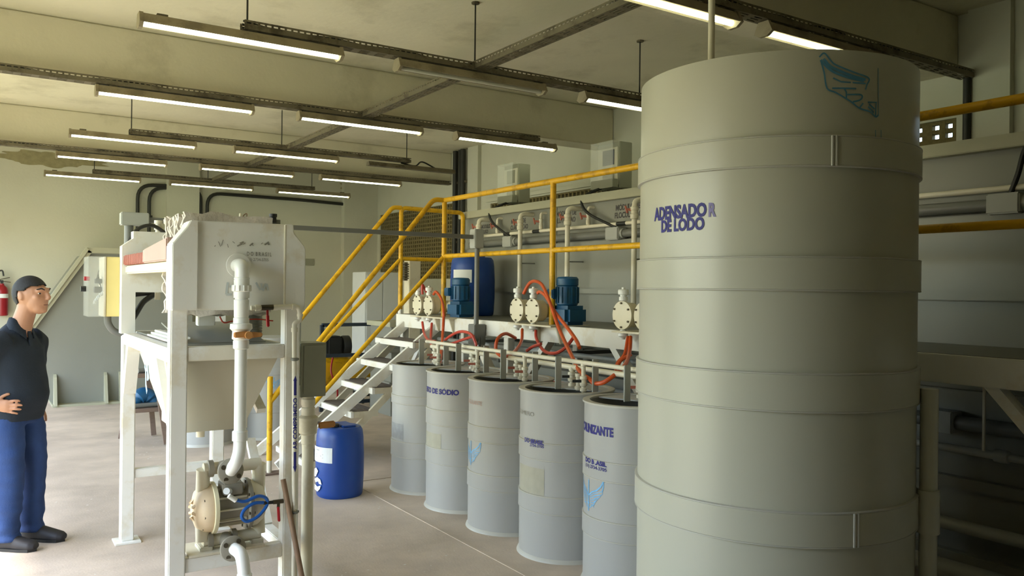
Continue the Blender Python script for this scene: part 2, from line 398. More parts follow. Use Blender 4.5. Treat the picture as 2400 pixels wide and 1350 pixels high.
# drop pipes from trays and wall conduits
p = at(2255, 195, X=6.1)
t = thing('drop_pipe', 'black pipe dropping from tray end beside the wall vent', 'pipe', (6.1, RZ, 2.62))
M().cyl((6.12, RZ, 2.66), (6.12, RZ, 3.26), .028, 10).build('pipe', conduit_m, t, smooth=True)
M().box((6.07, RZ-.05, 2.60), (6.19, RZ+.05, 2.70)).build('foot_box', conduit_m, t)
for k, yy in enumerate((10.93, 10.79, 10.70)):
    t = thing('vertical_conduit', ('leftmost', 'middle', 'rightmost')[k] + ' of three black vertical pipes at the wall behind the platform', 'pipe', (6.09, yy, .1), 'black vertical pipes')
    M().cyl((6.09, yy, .1), (6.09, yy, HC - .02), .042 if k != 1 else .03, 10).build('pipe', conduit_m, t, smooth=True)
    for z in (1.2, 2.3, 3.2): M().box((6.09, yy - .05, z), (6.139, yy + .05, z + .03)).build('clip', galv_m, t)
def wall_conduit(name, label, px, r=.028):
    pts = [at(x, y, Y=YW - .06) for x, y in px]
    t = thing(name, label, 'conduit', pts[0])
    M().tube(bend(pts, .22, 6), r, 8).build('pipe', conduit_m, t, smooth=True)
    for i in range(len(pts) - 1):
        L = (pts[i+1] - pts[i]).length
        for k in range(1, int(L / .9) + 1):
            q = pts[i].lerp(pts[i+1], k / (int(L / .9) + 1)); M().box((q.x-.05, YW-.06, q.z-.02), (q.x+.05, YW-.001, q.z+.02)).build('clip', conduit_m, t)
    return t
wall_conduit('wall_conduit', 'outer black conduit bending down the far wall left of the pilaster', [(322, 575), (323, 433), (440, 437)])
wall_conduit('wall_conduit', 'inner black conduit bending down the far wall left of the pilaster', [(349, 575), (350, 440), (436, 441)])
wall_conduit('wall_conduit', 'twin black conduits curving down behind the press top', [(432, 438), (470, 450), (471, 560)])
wall_conduit('wall_conduit', 'black conduit running right along the far wall to the corner', [(485, 560), (486, 452), (700, 468), (860, 484)])

# ------------------------------------------------------------------ text and decals
ACC = {'Ó': ('O', 'acute'), 'Ç': ('C', 'cedilla'), 'Ã': ('A', 'tilde')}
def raw_text(body, size, bold):
    cu = bpy.data.curves.new('t', 'FONT'); cu.body = body; cu.size = size; cu.offset = bold * size; cu.resolution_u = 3
    o = bpy.data.objects.new('t', cu); C.objects.link(o)
    bpy.context.view_layer.update()
    me = bpy.data.meshes.new_from_object(o.evaluated_get(bpy.context.evaluated_depsgraph_get()))
    vs = [(v.co.x, v.co.y) for v in me.vertices]; fs = [tuple(p.vertices) for p in me.polygons]
    bpy.data.objects.remove(o); bpy.data.curves.remove(cu); bpy.data.meshes.remove(me)
    return vs, fs
def text_mesh(body, size, bold=.02, sx=1.0):
    "flat lettering; accents are drawn as strokes of their own"
    out = []
    for li, line in enumerate(body.split('\n')):
        base = ''.join(ACC[c][0] if c in ACC else c for c in line)
        lead = len(base) - len(base.lstrip()); dx = lead * .22 * size
        vs, fs = raw_text(base.strip(), size, bold); st = base.strip(); src = line.strip()
        parts = [(vs, fs)]
        for k, c in enumerate(src):
            if c not in ACC: continue
            v2 = raw_text(st[:k+1], size, bold)[0]; v1 = raw_text(st[k], size, bold)[0]
            xr = max(v[0] for v in v2); w = max(v[0] for v in v1) - min(v[0] for v in v1); xm = xr - w/2; cap = max(v[1] for v in v1)
            u = size; kind = ACC[c][1]
            if kind == 'acute': parts.append(ribbon([(xm-.03*u, cap+.04*u), (xm+.08*u, cap+.15*u)], .07*u))
            elif kind == 'tilde': parts.append(ribbon([(xm-.13*u, cap+.05*u), (xm-.06*u, cap+.11*u), (xm+.05*u, cap+.06*u), (xm+.13*u, cap+.12*u)], .055*u))
            else: parts.append(ribbon([(xm, -.02*u), (xm+.05*u, -.09*u), (xm-.05*u, -.14*u)], .05*u))
        vs, fs = merge(*parts)
        out.append(([((x+dx)*sx, y - li*size*.98) for x, y in vs], fs))
    return merge(*out)
def ribbon(pts, w):
    vs = []; fs = []
    pts = [Vector((p[0], p[1])) for p in pts]
    for i, p in enumerate(pts):
        d = pts[min(i+1, len(pts)-1)] - pts[max(i-1, 0)]
        d = d.normalized() if d.length else Vector((1, 0)); n = Vector((-d.y, d.x)); ww = w[i] if isinstance(w, list) else w
        vs += [tuple(p + n*ww/2), tuple(p - n*ww/2)]
        if i: fs.append((2*i-2, 2*i-1, 2*i+1, 2*i))
    return vs, fs
def on_cyl(vf, c, r, th, z, name, mt, parent, off=.0018):
    vs, fs = vf; m = M()
    m.add([(c[0] + (r+off+i*1.2e-6)*math.cos(th + x/r), c[1] + (r+off+i*1.2e-6)*math.sin(th + x/r), z + y) for i, (x, y) in enumerate(vs)], fs)
    return m.build(name, mt, parent)
def on_plane(vf, o, ux, uz, nrm, name, mt, parent, off=.0015):
    vs, fs = vf; o = Vector(o) + Vector(nrm) * off; ux = Vector(ux); uz = Vector(uz)
    nv = Vector(nrm); return M().add([o + ux * x + uz * y + nv * (i*1.2e-6 if len(vs) > 200 else i*1e-5) for i, (x, y) in enumerate(vs)], fs).build(name, mt, parent)
def merge(*vfs):
    V = []; Fc = []
    for vs, fs in vfs: n = len(V); V += vs; Fc += [tuple(i+n for i in f) for f in fs]
    return V, Fc
def wing_vf(s, side=1):
    "one spread wing drawn in strokes; root at 0,0, opening to +x"
    k = s * side; out = []
    def st(pts, w): out.append(ribbon([(x*k, y*s) for x, y in pts], w*s))
    st([(.05,-.2),(.3,-.02),(.6,.1),(.85,.3),(1,.55)], .07)
    st([(1,.55),(1.0,.3),(.93,.1)], .05)
    for i in range(5):
        y = .02 - i*.13; x1 = .95 - i*.13
        st([(.1+.02*i,-.25-i*.08),(.4, y-.1),(x1, y+.1-.03*i)], .035)
        st([(x1, y+.1-.03*i),(x1+.02, y),(x1-.06, y-.07),(.45,y-.16)], .03)
    st([(.1,-.75),(.3,-.62),(.5,-.5)], .04)
    return merge(*out)
def emblem(s, both=True):
    parts = [wing_vf(s, 1), ribbon([(0, .45*s), (0, -.9*s)], .08*s), ribbon([(-.1*s, -.55*s), (.1*s, -.55*s)], .06*s), ribbon([(-.06*s, -.7*s), (.06*s, -.7*s)], .05*s)]
    if both: parts.append(wing_vf(s, -1))
    return merge(*parts)

# ------------------------------------------------------------------ big cylindrical thickener tank
TC = (3.02, 2.466); TR = .606; TH = 2.545
t = thing('thickener_tank', 'tall beige cylindrical tank lettered ADENSADOR DE LODO in blue', 'tank', (*TC, 0))
def ring(m, c, r, z0, z1, n=96, e=.004):
    return m.lathe([(r-.02, z0), (r-e, z0), (r, z0+e), (r, z1-e), (r-e, z1), (r-.02, z1)], (c[0], c[1], 0), n=n)
M().lathe([(TR-.012, 0), (TR-.012, TH), (TR-.03, TH), (TR-.03, .05)], (*TC, 0), n=96).build('shell', pp_beige, t, smooth=True)
bands = [(2.10, 2.215), (1.625, 1.752), (1.16, 1.305), (.645, .775)]
for k, (z0, z1) in enumerate(bands):
    b = ring(M(), TC, TR, z0, z1).build('band', pp_beige, t, smooth=True)
    th0 = {0: 4.2, 1: 0.4, 2: 5.36, 3: 4.375}[k]
    m = M()
    for z in (z0, z1): m.lathe([(TR-.004, z-.004), (TR+.001, z-.002), (TR+.001, z+.002), (TR-.004, z+.004)], (*TC, 0), n=96)
    m.build('weld_bead', pp_gray2, b, smooth=True)
    m = M()
    for dt in (-.008, .008):
        q = Vector((TC[0]+TR*math.cos(th0+dt/TR), TC[1]+TR*math.sin(th0+dt/TR), 0)); m.cyl(q+Vector((0,0,z0)), q+Vector((0,0,z1)), .005, 6)
    m.build('band_joint', pp_gray2, b, smooth=True)
# pipe running down the tank's back right side
th0 = at(2128, 1000, Z=1.0)
q = Vector((TC[0]+(TR+.035)*math.cos(5.22), TC[1]+(TR+.035)*math.sin(5.22), 0))
M().tube([q, q+Vector((0,0,1.22))], .035, 12).cyl(q+Vector((0,0,.62)), q+Vector((0,0,.80)), .044, 12).cyl(q, q+Vector((0,0,.42)), .046, 12).build('drain_pipe', pp_beige, t, smooth=True)
def cyl_hit(px, py, c, r):
    o = Vector((0,0,CAM_H)); d = at(px, py, X=3.0) - o
    A = d.x**2+d.y**2; B = -2*(d.x*c[0]+d.y*c[1]); D = c[0]**2+c[1]**2-r*r
    k = (-B-math.sqrt(max(0, B*B-4*A*D)))/(2*A); p = o+d*k
    return math.atan2(p.y-c[1], p.x-c[0]), p.z
def tank_text(body, size, px, py, sx=1, mt=ink_m, px2=None, c=TC, r=TR-.012, bold=.035, parent=None, name='lettering'):
    "start the print where the photo has it: ray / cylinder intersection"
    o = Vector((0,0,CAM_H)); d = at(px, py, X=3.0) - o
    A = d.x**2+d.y**2; B = -2*(d.x*c[0]+d.y*c[1]); D = c[0]**2+c[1]**2-r*r
    disc = max(0, B*B-4*A*D); k = (-B-math.sqrt(disc))/(2*A); p = o+d*k
    th = math.atan2(p.y-c[1], p.x-c[0])
    vf = text_mesh(body, size, bold, sx) if isinstance(body, str) else body
    if px2:   # fit the print to the width it has on the shell
        th2 = cyl_hit(px2, py, c, r)[0]; w = ((th2 - th) % (2*PI)) * r; k = w / max(v[0] for v in vf[0]); vf = ([(x*k, y) for x, y in vf[0]], vf[1])
    return on_cyl(vf, c, r, th, p.z, name, mt, parent)
tank_text('ADENSADO', .074, 1535, 517, parent=t, px2=1656, bold=.045)
tank_text('R', .074, 1660, 507, mt=inkv_m, parent=t, px2=1679, bold=.045)
tank_text('DE LODO', .068, 1550, 544, parent=t, px2=1651, bold=.045)
# worn wing print near the rim: outline strokes traced on the curved shell
wp = [[(1920,134),(1932,125),(1948,144),(1960,153),(1999,169),(2035,183),(2031,199),(2028,210)],[(1923,141),(1941,160),(1958,171),(1989,182),(2024,190)],[(1930,138),(1945,155),(1962,164),(1994,177),(2028,187)],
      [(1923,141),(1931,170),(1938,207),(1958,217),(1982,231),(1996,240),(2014,254),(2038,262),(2051,274),(2058,270)],[(1950,207),(1978,207),(2006,208)],[(1952,183),(1971,192),(2028,196)],[(1978,207),(1983,216),(1983,230)],
      [(1985,222),(2015,222),(2020,228),(2014,235),(1998,239)],[(2022,242),(2014,253)],[(2033,240),(2053,240),(2051,272)],[(2036,244),(2049,256)],[(2034,250),(2047,264)],[(2057,160),(2058,270)],[(2051,305),(2051,322)],[(2064,305),(2064,322)]]
rr = TR-.012; ths = []
for k, st in enumerate(wp):
    if len(st) > 3: st = [(v.x, v.y) for v in spline([(x, y, 0) for x, y in st], 5)]
    h = [cyl_hit(x, y, TC, rr) for x, y in st]
    ths.append(ribbon([((a+6.2832 if a < 0 else a)*rr, z) for a, z in h], .010 if k in (1, 2) else .006 if k < 12 else .003))
on_cyl(merge(*ths), TC, rr, 0, 0, 'wing_print', wingd_m, t)
# thin riser entering the tank top
t = thing('riser_pipe', 'thin cream pipe rising from the big tank to the ceiling', 'pipe', (2.56, 2.40, 2.3))
M().cyl((2.565, 2.42, 2.3), (2.565, 2.42, HC - .01), .014, 10).build('pipe', cream_m, t, smooth=True)
M().cyl((2.565, 2.42, 2.3), (2.565, 2.42, 2.36), .02, 10).build('collar', cream_m, t, smooth=True)

# ------------------------------------------------------------------ five dosing drums
DX, DR, DH = 3.085, .295, 1.0
DY = (5.955, 5.345, 4.72, 4.085, 3.44)
def half_lid(m, r, z, cut, th, n=48):
    "disc with a straight-cut opening on the side th"
    pts = []
    for j in range(n):
        a = 2*PI*j/n; x, y = r*math.cos(a), r*math.sin(a)
        pts.append((x, y))
    d = Vector((math.cos(th), math.sin(th)))
    keep = [p for p in pts if p[0]*d.x+p[1]*d.y < cut]
    st = next(i for i in range(n) if (pts[i] in keep) and (pts[i-1] not in keep))
    poly = [pts[(st+i) % n] for i in range(n) if pts[(st+i) % n] in keep]
    return m.prism(poly, z, z+.008, 'z')
drum_lab = ['blank grey dosing drum next to the stairs, farthest in the row', 'grey dosing drum lettered SULFITO DE SODIO in blue', 'grey dosing drum with faded red lettering and a blue winged emblem', 'grey dosing drum with pale label residue and DO BRASIL on its upper band', 'grey dosing drum lettered ALCALINIZANTE beside the big tank']
bandz = [((.70,.76),(.28,.40)), ((.62,.73),(.34,.45)), ((.60,.70),(.285,.385)), ((.60,.70),(.285,.385)), ((.60,.70),(.285,.385))]
drums = []
for i, y in enumerate(DY):
    c = (DX, y)
    t = thing('dosing_drum', drum_lab[i], 'drum', (DX, y, 0), 'grey dosing drums in a row'); drums.append(t)
    M().lathe([(DR-.006, 0), (DR-.006, DH), (DR-.02, DH), (DR-.02, .1), (.01, .1)], (DX, y, 0), n=56).build('shell', pp_gray, t, smooth=True)
    M().lathe([(DR-.02, 0), (DR+.008, 0), (DR+.003, .012), (DR-.006, .022)], (DX, y, 0), n=56).build('base_weld', pp_gray2, t, smooth=True)
    for z0, z1 in bandz[i]:
        b = ring(M(), c, DR, z0, z1, 56).build('band', pp_gray, t, smooth=True)
        m = M()
        for z in (z0, z1): m.lathe([(DR-.006, z-.005), (DR+.001, z-.002), (DR+.001, z+.002), (DR-.006, z+.005)], (*c, 0), n=56)
        m.build('weld_bead', pp_gray2, b, smooth=True)
    m = M(); m.lathe([(DR+.004, DH-.004), (DR+.004, DH+.006), (DR-.035, DH+.006), (DR-.035, DH-.004)], (*c, 0), n=56)
    m.f = m.f[:-2]  # open ring
    n0 = len(m.v) - 56*4
    m.f += [(n0+j, n0+168+j, n0+168+(j+1)%56, n0+(j+1)%56) for j in range(56)]
    m.build('rim', pp_gray2 if i else pp_gray, t, smooth=True)
    m = M(); half_lid(m, DR-.03, DH-.008, -.01, math.atan2(-y, -DX)-.45); m.v = [v + Vector((DX, y, 0)) for v in m.v]; m.build('lid', pp_gray, t)
    M().cyl((DX, y, .88), (DX, y, .89), DR-.02, 40).build('liquid', pp_in, t)
    # mixer stand: two upright plates on the lid
    for (dy, hh, ddx) in ((.02, .20, -.075), (-.24, .20, .01)):
        M().box((DX+ddx, y+dy-.005, DH-.002), (DX+ddx+.045, y+dy+.005, DH+hh)).build('stand_plate', pvcl_m, t, bevel=.002)
rd = DR-.006
tank_text('LFITO DE SÓDIO', .052, 997, 915, px2=1076, bold=.045, c=(DX, DY[1]), r=rd, parent=drums[1])
tank_text('COAGULANTE', .040, 1091, 941, px2=1130, mt=inkr_m, c=(DX, DY[2]), r=rd, parent=drums[2], bold=.0)
tank_text('POLIMERO', .036, 1217, 964, px2=1252, mt=inkf_m, c=(DX, DY[3]), r=rd, parent=drums[3], bold=.0)
tank_text('DO BRASIL', .034, 1230, 1034, px2=1275, bold=.045, c=(DX, DY[3]), r=DR, parent=drums[3])
tank_text('2734-3705', .022, 1242, 1045, px2=1275, c=(DX, DY[3]), r=DR, parent=drums[3], bold=.02)
tank_text('LCALINIZANTE', .064, 1357, 1003, px2=1438, bold=.05, c=(DX, DY[4]), r=rd, parent=drums[4])
tank_text('DO B .ASIL', .034, 1373, 1080, px2=1422, bold=.045, c=(DX, DY[4]), r=DR, parent=drums[4])
tank_text('(11) 2734-3705', .025, 1373, 1091, px2=1422, c=(DX, DY[4]), r=DR, parent=drums[4], bold=.02)
tank_text(emblem(.125), 1, 1380, 1148, c=(DX, DY[4]), r=rd, mt=wing_m, parent=drums[4], name='winged_emblem')
tank_text(emblem(.12), 1, 1104, 1052, c=(DX, DY[2]), r=rd, mt=wing_m, parent=drums[2], name='winged_emblem')
def patch_cyl(x0, y0, x1, y1, c, r, mt, parent, name):
    (a0, z0), (a1, z1) = cyl_hit(x0, y1, c, r), cyl_hit(x1, y0, c, r)
    if a0 < 0: a0 += 2*PI
    if a1 < 0: a1 += 2*PI
    n = 10; z1_ = cyl_hit(x0, y0, c, r)[1]
    vs = []; fs = []
    for i in range(n+1):
        s = (a0 + (a1-a0)*i/n)*r; vs += [(s, z0), (s, z1_)]
        if i: fs.append((2*i-2, 2*i, 2*i+1, 2*i-1))
    on_cyl((vs, fs), c, r, 0, 0, name, mt, parent, .0012)
patch_cyl(999, 1006, 1034, 1050, (DX, DY[1]), rd, resid_m, drums[1], 'label_residue')
patch_cyl(1219, 1082, 1276, 1143, (DX, DY[3]), rd, resid_m, drums[3], 'label_residue')
patch_cyl(914, 985, 945, 1020, (DX, DY[0]), rd, scuff_m, drums[0], 'scuff_mark')
# wooden block left on the last drum's rim
M().box((2.96, 3.10, 1.008), (3.04, 3.20, 1.04)).build('wood_block', handle_m, bevel=.004)
o = bpy.data.objects['wood_block']; setp(o, 'small wooden block lying on the rim of the drum beside the tank', 'block')

# ------------------------------------------------------------------ raised platform, module tank behind, stairs, guard rails
PX0, PX1, PH, PY1 = 3.78, 4.60, 1.335, 8.06
PY0 = -.4
t = thing('module_tank', 'long grey rectangular tank behind the yellow guardrail, ribbed and piped', 'tank', (5.3, 3.8, 0))
MX = 4.66
M().box((MX, PY0, 0), (5.95, 8.12, 2.46)).build('body', mod_m, t, bevel=.006)
M().box((MX-.07, PY0, 2.40), (MX+.05, 8.16, 2.475)).box((MX+.05, 8.05, 2.40), (5.97, 8.16, 2.475)).build('rim', mod_rim, t, bevel=.005)
for z, h, d in ((2.0, .05, .06), (1.58, .045, .05), (1.02, .06, .06), (.53, .06, .06), (.10, .07, .06)):
    M().box((MX-d, PY0, z), (MX+.01, 8.13, z+h)).build('rib', mod_m, t, bevel=.004)
for y in (1.0, 3.0, 4.95, 6.35): M().box((MX-.006, y, .2), (MX+.01, y+.04, 2.40)).build('seam', mod_m, t, bevel=.002)
def wall_text(body, px, py, size, sx=.75, mt=ink_m, bold=.03, parent=t):
    p = at(px, py, X=MX); return on_plane(text_mesh(body, size, bold, sx), p, (0,-1,0), (0,0,1), (-1,0,0), 'lettering', mt, parent, .002)
dink = mat('dark_print', (64, 60, 62), .6)
wall_text(' MÓDULO DE\nFLOCULAÇÃO', 1441, 494, .068, .80, dink)
wall_text(' MÓDULO DE\nFLUTUAÇÃO', 1303, 508, .066, .80, dink)
wall_text(' MÓDULO DE\nCLARIFICAÇÃO', 1197, 525, .064, .72, dink)
wall_text('MÓDULO DE\n REUSO', 1128, 536, .058, .75, dink)

# ducts and small pipes on the module tank's upper wall
t = thing('cable_duct', 'grey conduit along the module tank above the ledge, with junction boxes', 'conduit', (MX-.06, 4, 2.1))
M().cyl((MX-.05, PY0, 2.10), (MX-.05, 7.9, 2.10), .035, 12).build('pipe', pvcg_m, t, smooth=True)
for y in (7.08, 5.42, 3.9, 2.22):
    b = M().box((MX-.11, y-.085, 2.045), (MX-.001, y+.085, 2.155)).build('junction_box', pvcl_m, t, bevel=.008)
    M().cyl((MX-.05, y-.11, 2.10), (MX-.05, y-.085, 2.10), .045, 12).build('gland', pvcl_m, b, smooth=True)
t = thing('air_line', 'thin white lettered pipe along the module tank wall', 'pipe', (MX-.05, 4, 2.19))
M().cyl((MX-.05, PY0, 2.185), (MX-.05, 7.78, 2.185), .017, 10).build('pipe', pvc_m, t, smooth=True)
for y in (7.15, 6.62, 5.35, 4.9): M().cyl((MX-.05, y-.06, 2.185), (MX-.05, y+.06, 2.185), .0178, 10).build('arrow_band', dark_m, t, smooth=True)
def drop(y, full, label):
    t = thing('vent_pipe' if full else 'sample_pipe', label, 'pipe', (4.53, y, 1.34 if full else 2.19), 'cream pipes on the module tank wall')
    x = 4.52 if full else MX - .05; r = .023 if full else .014; top = 2.36
    z0 = PH + .004 if full else 2.18
    M().tube(bend([(x, y, z0), (x, y, top), (MX+.01, y-.02, top)], .05, 5), r, 12).build('pipe', pvc_m, t, smooth=True)
    M().lathe([(r, 2.20), (r*1.45, 2.205), (r*1.5, 2.24), (r*1.3, 2.245), (r*1.3, 2.27), (r*1.5, 2.275), (r*1.45, 2.30), (r, 2.305)], (x, y, 0), n=14).build('valve', pvc_m, t, smooth=True)
    M().bar((x-.01, y, 2.275), (x-.05, y+.045, 2.28), .014, .02).bar((x-.05, y+.03, 2.25), (x-.05, y+.055, 2.31), .012, .012).build('lever', redp_m, t)
    if full and y < 7: M().bar((x, y, 1.87), (MX, y-.06, 1.87), .012, .012).build('stay', pvcg_m, t)
for k, y in enumerate((7.585, 6.78, 6.0, 5.09)): drop(y, True, 'tall cream vent pipe with red valve on the module tank, %s counted from the stairs' % ('first', 'second', 'third', 'fourth')[k])
for k, y in enumerate((7.35, 6.55, 5.81)): drop(y, False, 'short cream sampling pipe joining the thin wall pipe, %s from the stairs' % ('first', 'second', 'third')[k])
# pH panels standing on the module tank rim
def panel(y0, y1, label, blue):
    t = thing('control_panel', label, 'panel', (4.95, (y0+y1)/2, 2.48), 'control panels on the tank rim')
    z0, z1 = 2.56, 2.99; x0, x1 = 4.86, 5.10
    M().box((x0+.09, y0, z0), (x1, y1, z1)).build('housing', encl_m, t, bevel=.006)
    M().box((x0+.075, y0+.02, z0+.03), (x0+.092, y1-.02, z1-.05)).build('face_plate', panel_m, t, bevel=.002)
    w = (y1 - y0); yc = (y0+y1)/2
    for k, (a, b) in enumerate(((.22, .36), (.06, .19))):
        M().box((x0+.068, yc-.3*w, z0+a), (x0+.077, yc+.2*w, z0+b)).build('display', lcd_m if (blue and k == 0) else encl_m, t)
    M().box((x0, y0+.005, z0+.0), (x0+.075, y1-.005, z0+.08)).build('terminal_cover', encl_m, t, bevel=.004)
    M().box((x0, y0, z0), (x0+.006, y1, z1)).box((x0, y0, z1-.006), (x0+.09, y1, z1)).build('clear_cover', clear_m, t)
    for y in (y0+.06, y1-.06): M().box((5.0, y-.02, 2.46), (5.04, y+.02, z0+.02)).build('foot', galv_m, t)
    return t
panel(7.46, 7.76, 'small grey control panel on the tank rim near the platform end', False)
panel(5.78, 6.10, 'larger grey control panel with blue display on the tank rim', True)
for k, (y, y2) in enumerate(((7.58, 7.10), (5.98, 5.42))):
    M().tube(spline([(4.90, y, 2.57), (4.72, y-.02, 2.50), (4.60, y-.08, 2.42), (4.585, y-.2, 2.30), (4.60, y2, 2.155)]), .013, 8).build('panel_cable', dark_m, smooth=True)
    o = [x for x in bpy.data.objects if x.name.startswith('panel_cable')][-1]
    setp(o, 'black cable drooping from the %s panel to the conduit' % ('small', 'larger')[k], 'cable')
M().tube(spline([(4.9, 2.0, 2.62), (4.7, 2.05, 2.55), (4.60, 2.12, 2.40), (4.59, 2.16, 2.25), (4.6, 2.2, 2.155)]), .014, 8).build('panel_cable', dark_m, smooth=True)
setp(bpy.data.objects['panel_cable.002'], 'black cable dropping at the right edge beside the wall vent', 'cable')

# platform
t = thing('platform', 'white steel raised walkway with dark deck in front of the module tank', 'platform', (4.2, 3.8, 0))
M().box((PX0+.045, PY0, PH-.02), (PX1, PY1, PH)).build('deck', dkgray_m, t)
M().box((PX0, PY0, PH-.135), (PX0+.045, PY1, PH-.002)).build('front_beam', white_m, t, bevel=.004)
M().box((PX1-.05, PY0, PH-.135), (PX1, PY1, PH-.02)).build('rear_beam', white_m, t)
M().box((PX0+.045, PY1-.05, PH-.135), (PX1-.05, PY1, PH-.02)).build('end_beam', white_m, t)
for y in (7.93, 5.88, 3.9, 1.30, -.3):
    for x in (PX0+.005, PX1-.075):
        M().box((x, y-.035, 0), (x+.07, y+.035, PH-.136)).build('leg', white_m, t, bevel=.004)
    for s in (-1, 1):
        if y + s*.55 > 8 or y + s*.55 < -.4: continue
        M().bar((PX0+.042+.004*s, y+s*.02, PH-.75), (PX0+.042+.004*s, y+s*.60, PH-.12), .05, .07, (1,0,0)).build('brace', white_m, t)
# guard rail
t = thing('guardrail', 'yellow tubular guardrail along the front of the walkway', 'railing', (PX0, 3.5, PH))
GR, GT, GM = .024, 2.47, 1.925
M().tube(bend([(PX0+.02, PY0, GT), (PX0+.02, 7.03, GT)], .05), GR, 12).build('top_rail', yellow_m, t, smooth=True)
M().tube([(PX0+.02, PY0, GM), (PX0+.02, 7.03, GM)], GR*.9, 12).build('middle_rail', yellow_m, t, smooth=True)
for y in (7.03, 5.235, 3.45, 1.68): M().cyl((PX0+.02, y, PH), (PX0+.02, y, GT), GR, 12).build('post', yellow_m, t, smooth=True)
t = thing('guardrail', 'yellow tubular guardrail closing the far end of the walkway', 'railing', (4.2, 8.0, PH))
M().tube(bend([(PX0+.02, 8.0, PH+.05), (PX0+.02, 8.0, GT), (4.56, 8.0, GT-.01), (4.56, 8.0, PH+.0)], .06), GR, 12).build('hoop', yellow_m, t, smooth=True)
M().cyl((PX0+.02, 8.0, PH), (PX0+.02, 8.0, PH+.06), GR*.95, 12).build('white_foot', white_m, t, smooth=True)
M().tube([(PX0+.02, 8.0, GM), (4.56, 8.0, GM)], GR*.9, 12).build('middle_rail', yellow_m, t, smooth=True)
# stairs
SY0, SY1 = 7.08, 7.97
t = thing('staircase', 'white steel staircase with dark plank treads up to the walkway', 'stairs', (2.9, 7.5, 0))
for y in (SY0+.10, SY1-.10):
    M().bar((2.24, y, .02), (3.80, y, PH-.13+.02), .04, .09).build('stringer', white_m, t)
for y in (SY0+.02, SY1-.02):
    M().bar((2.62, y, .02), (3.70, y, PH-.32), .035, .06).build('lower_brace', cream_m, t)
trd = None
for k in range(6):
    x = 3.50 - .207*k; z = 1.09 - .207*k
    f = M().box((x, SY0, z-.055), (x+.03, SY1, z)).build('tread', white_m, t, bevel=.003)
    for y in (SY0, SY1-.02): M().box((x+.031, y, z-.055), (x+.27, y+.02, z-.002)).build('tread_side', cream_m, f)
    for j in range(5): M().box((x+.034+j*.047, SY0+.022, z-.03), (x+.034+j*.047+.041, SY1-.022, z+.003)).build('slat', tread_m, f)
for y, nm in ((7.03, 0), (8.0, 1)):
    t = thing('stair_handrail', 'yellow handrail on the %s side of the stairs' % ('near', 'far')[nm], 'railing', (2.12 if not nm else 2.75, y, 0), 'yellow stair handrails')
    if nm == 0:
        M().tube(bend([(2.12, y, .62), (3.68, y, GT), (PX0+.02, y, GT)], .05), GR, 12).build('top_rail', yellow_m, t, smooth=True)
        M().tube([(2.45, y, .52), (PX0+.02, y, GM)], GR*.85, 12).build('middle_rail', yellow_m, t, smooth=True)
        M().cyl((2.12, y, .12), (2.12, y, .84), GR, 12).build('newel_post', yellow_m, t, smooth=True)
        M().cyl((2.12, y, .015), (2.12, y, .12), GR*.9, 12).build('post_foot', cream_m, t, smooth=True)
        M().box((2.03, y-.06, 0), (2.26, y+.06, .015)).build('base_plate', wood_m, t)
    else:
        M().tube(bend([(2.55, y, 1.10), (3.70, y, GT), (PX0+.02, y, GT)], .05), GR, 12).build('top_rail', yellow_m, t, smooth=True)
        M().tube([(2.7, y, .80), (PX0+.02, y, GM)], GR*.85, 12).build('middle_rail', yellow_m, t, smooth=True)
        M().cyl((2.56, y, .0), (2.56, y, 1.11), GR, 12).build('newel_post', yellow_m, t, smooth=True)

# under-platform pipes in front of the module tank (right of the big tank)
def long_pipe(y0, y1, x, z, r, mt, label, couplings=(), boxes=()):
    t = thing('service_pipe', label, 'pipe', (x, (y0+y1)/2, z-r), 'service pipes under the walkway')
    M().cyl((x, y0, z), (x, y1, z), r, 12).build('pipe', mt, t, smooth=True)
    for y in couplings: M().lathe([(r, -.04), (r*1.5, -.035), (r*1.6, 0), (r*1.5, .035), (r, .04)], (x, y, z), (0,1,0), 14).build('coupling', mt, t, smooth=True)
    for y in boxes: M().box((x-r*1.5, y-.09, z-r*1.5), (x+r*1.5, y+.09, z+r*1.5)).build('junction_box', pvcl_m, t, bevel=.006)
    for y in (y0+.4, (y0+y1)/2, y1-.4): M().box((x-r*1.15, y-.02, z-r*1.2), (MX, y+.02, z+r*.2)).build('bracket', pvcg_m, t)
long_pipe(PY0, 7.6, MX-.08, .90, .040, pvcg_m, 'thick dark conduit with pale box under the walkway', (), (2.55, 5.0))
long_pipe(PY0, 7.6, MX-.12, .76, .022, pvcl_m, 'thin pale pipe with round coupling under the walkway', (2.2, 4.6))
long_pipe(PY0, 7.6, MX-.14, .345, .036, pvcl_m, 'medium pale pipe low under the walkway', (1.6, 5.2))
long_pipe(PY0, 7.6, MX-.26, .13, .055, pvcl_m, 'thickest pale pipe near the floor under the walkway', (1.95, 4.4))
M().bar((MX-.15, 2.28, 1.2), (MX-.15, 2.28, .78), .012, .012).build('pipe_hanger', cream_m)
setp(bpy.data.objects['pipe_hanger'], 'thin cream hanger rod behind the diagonal brace', 'hanger')

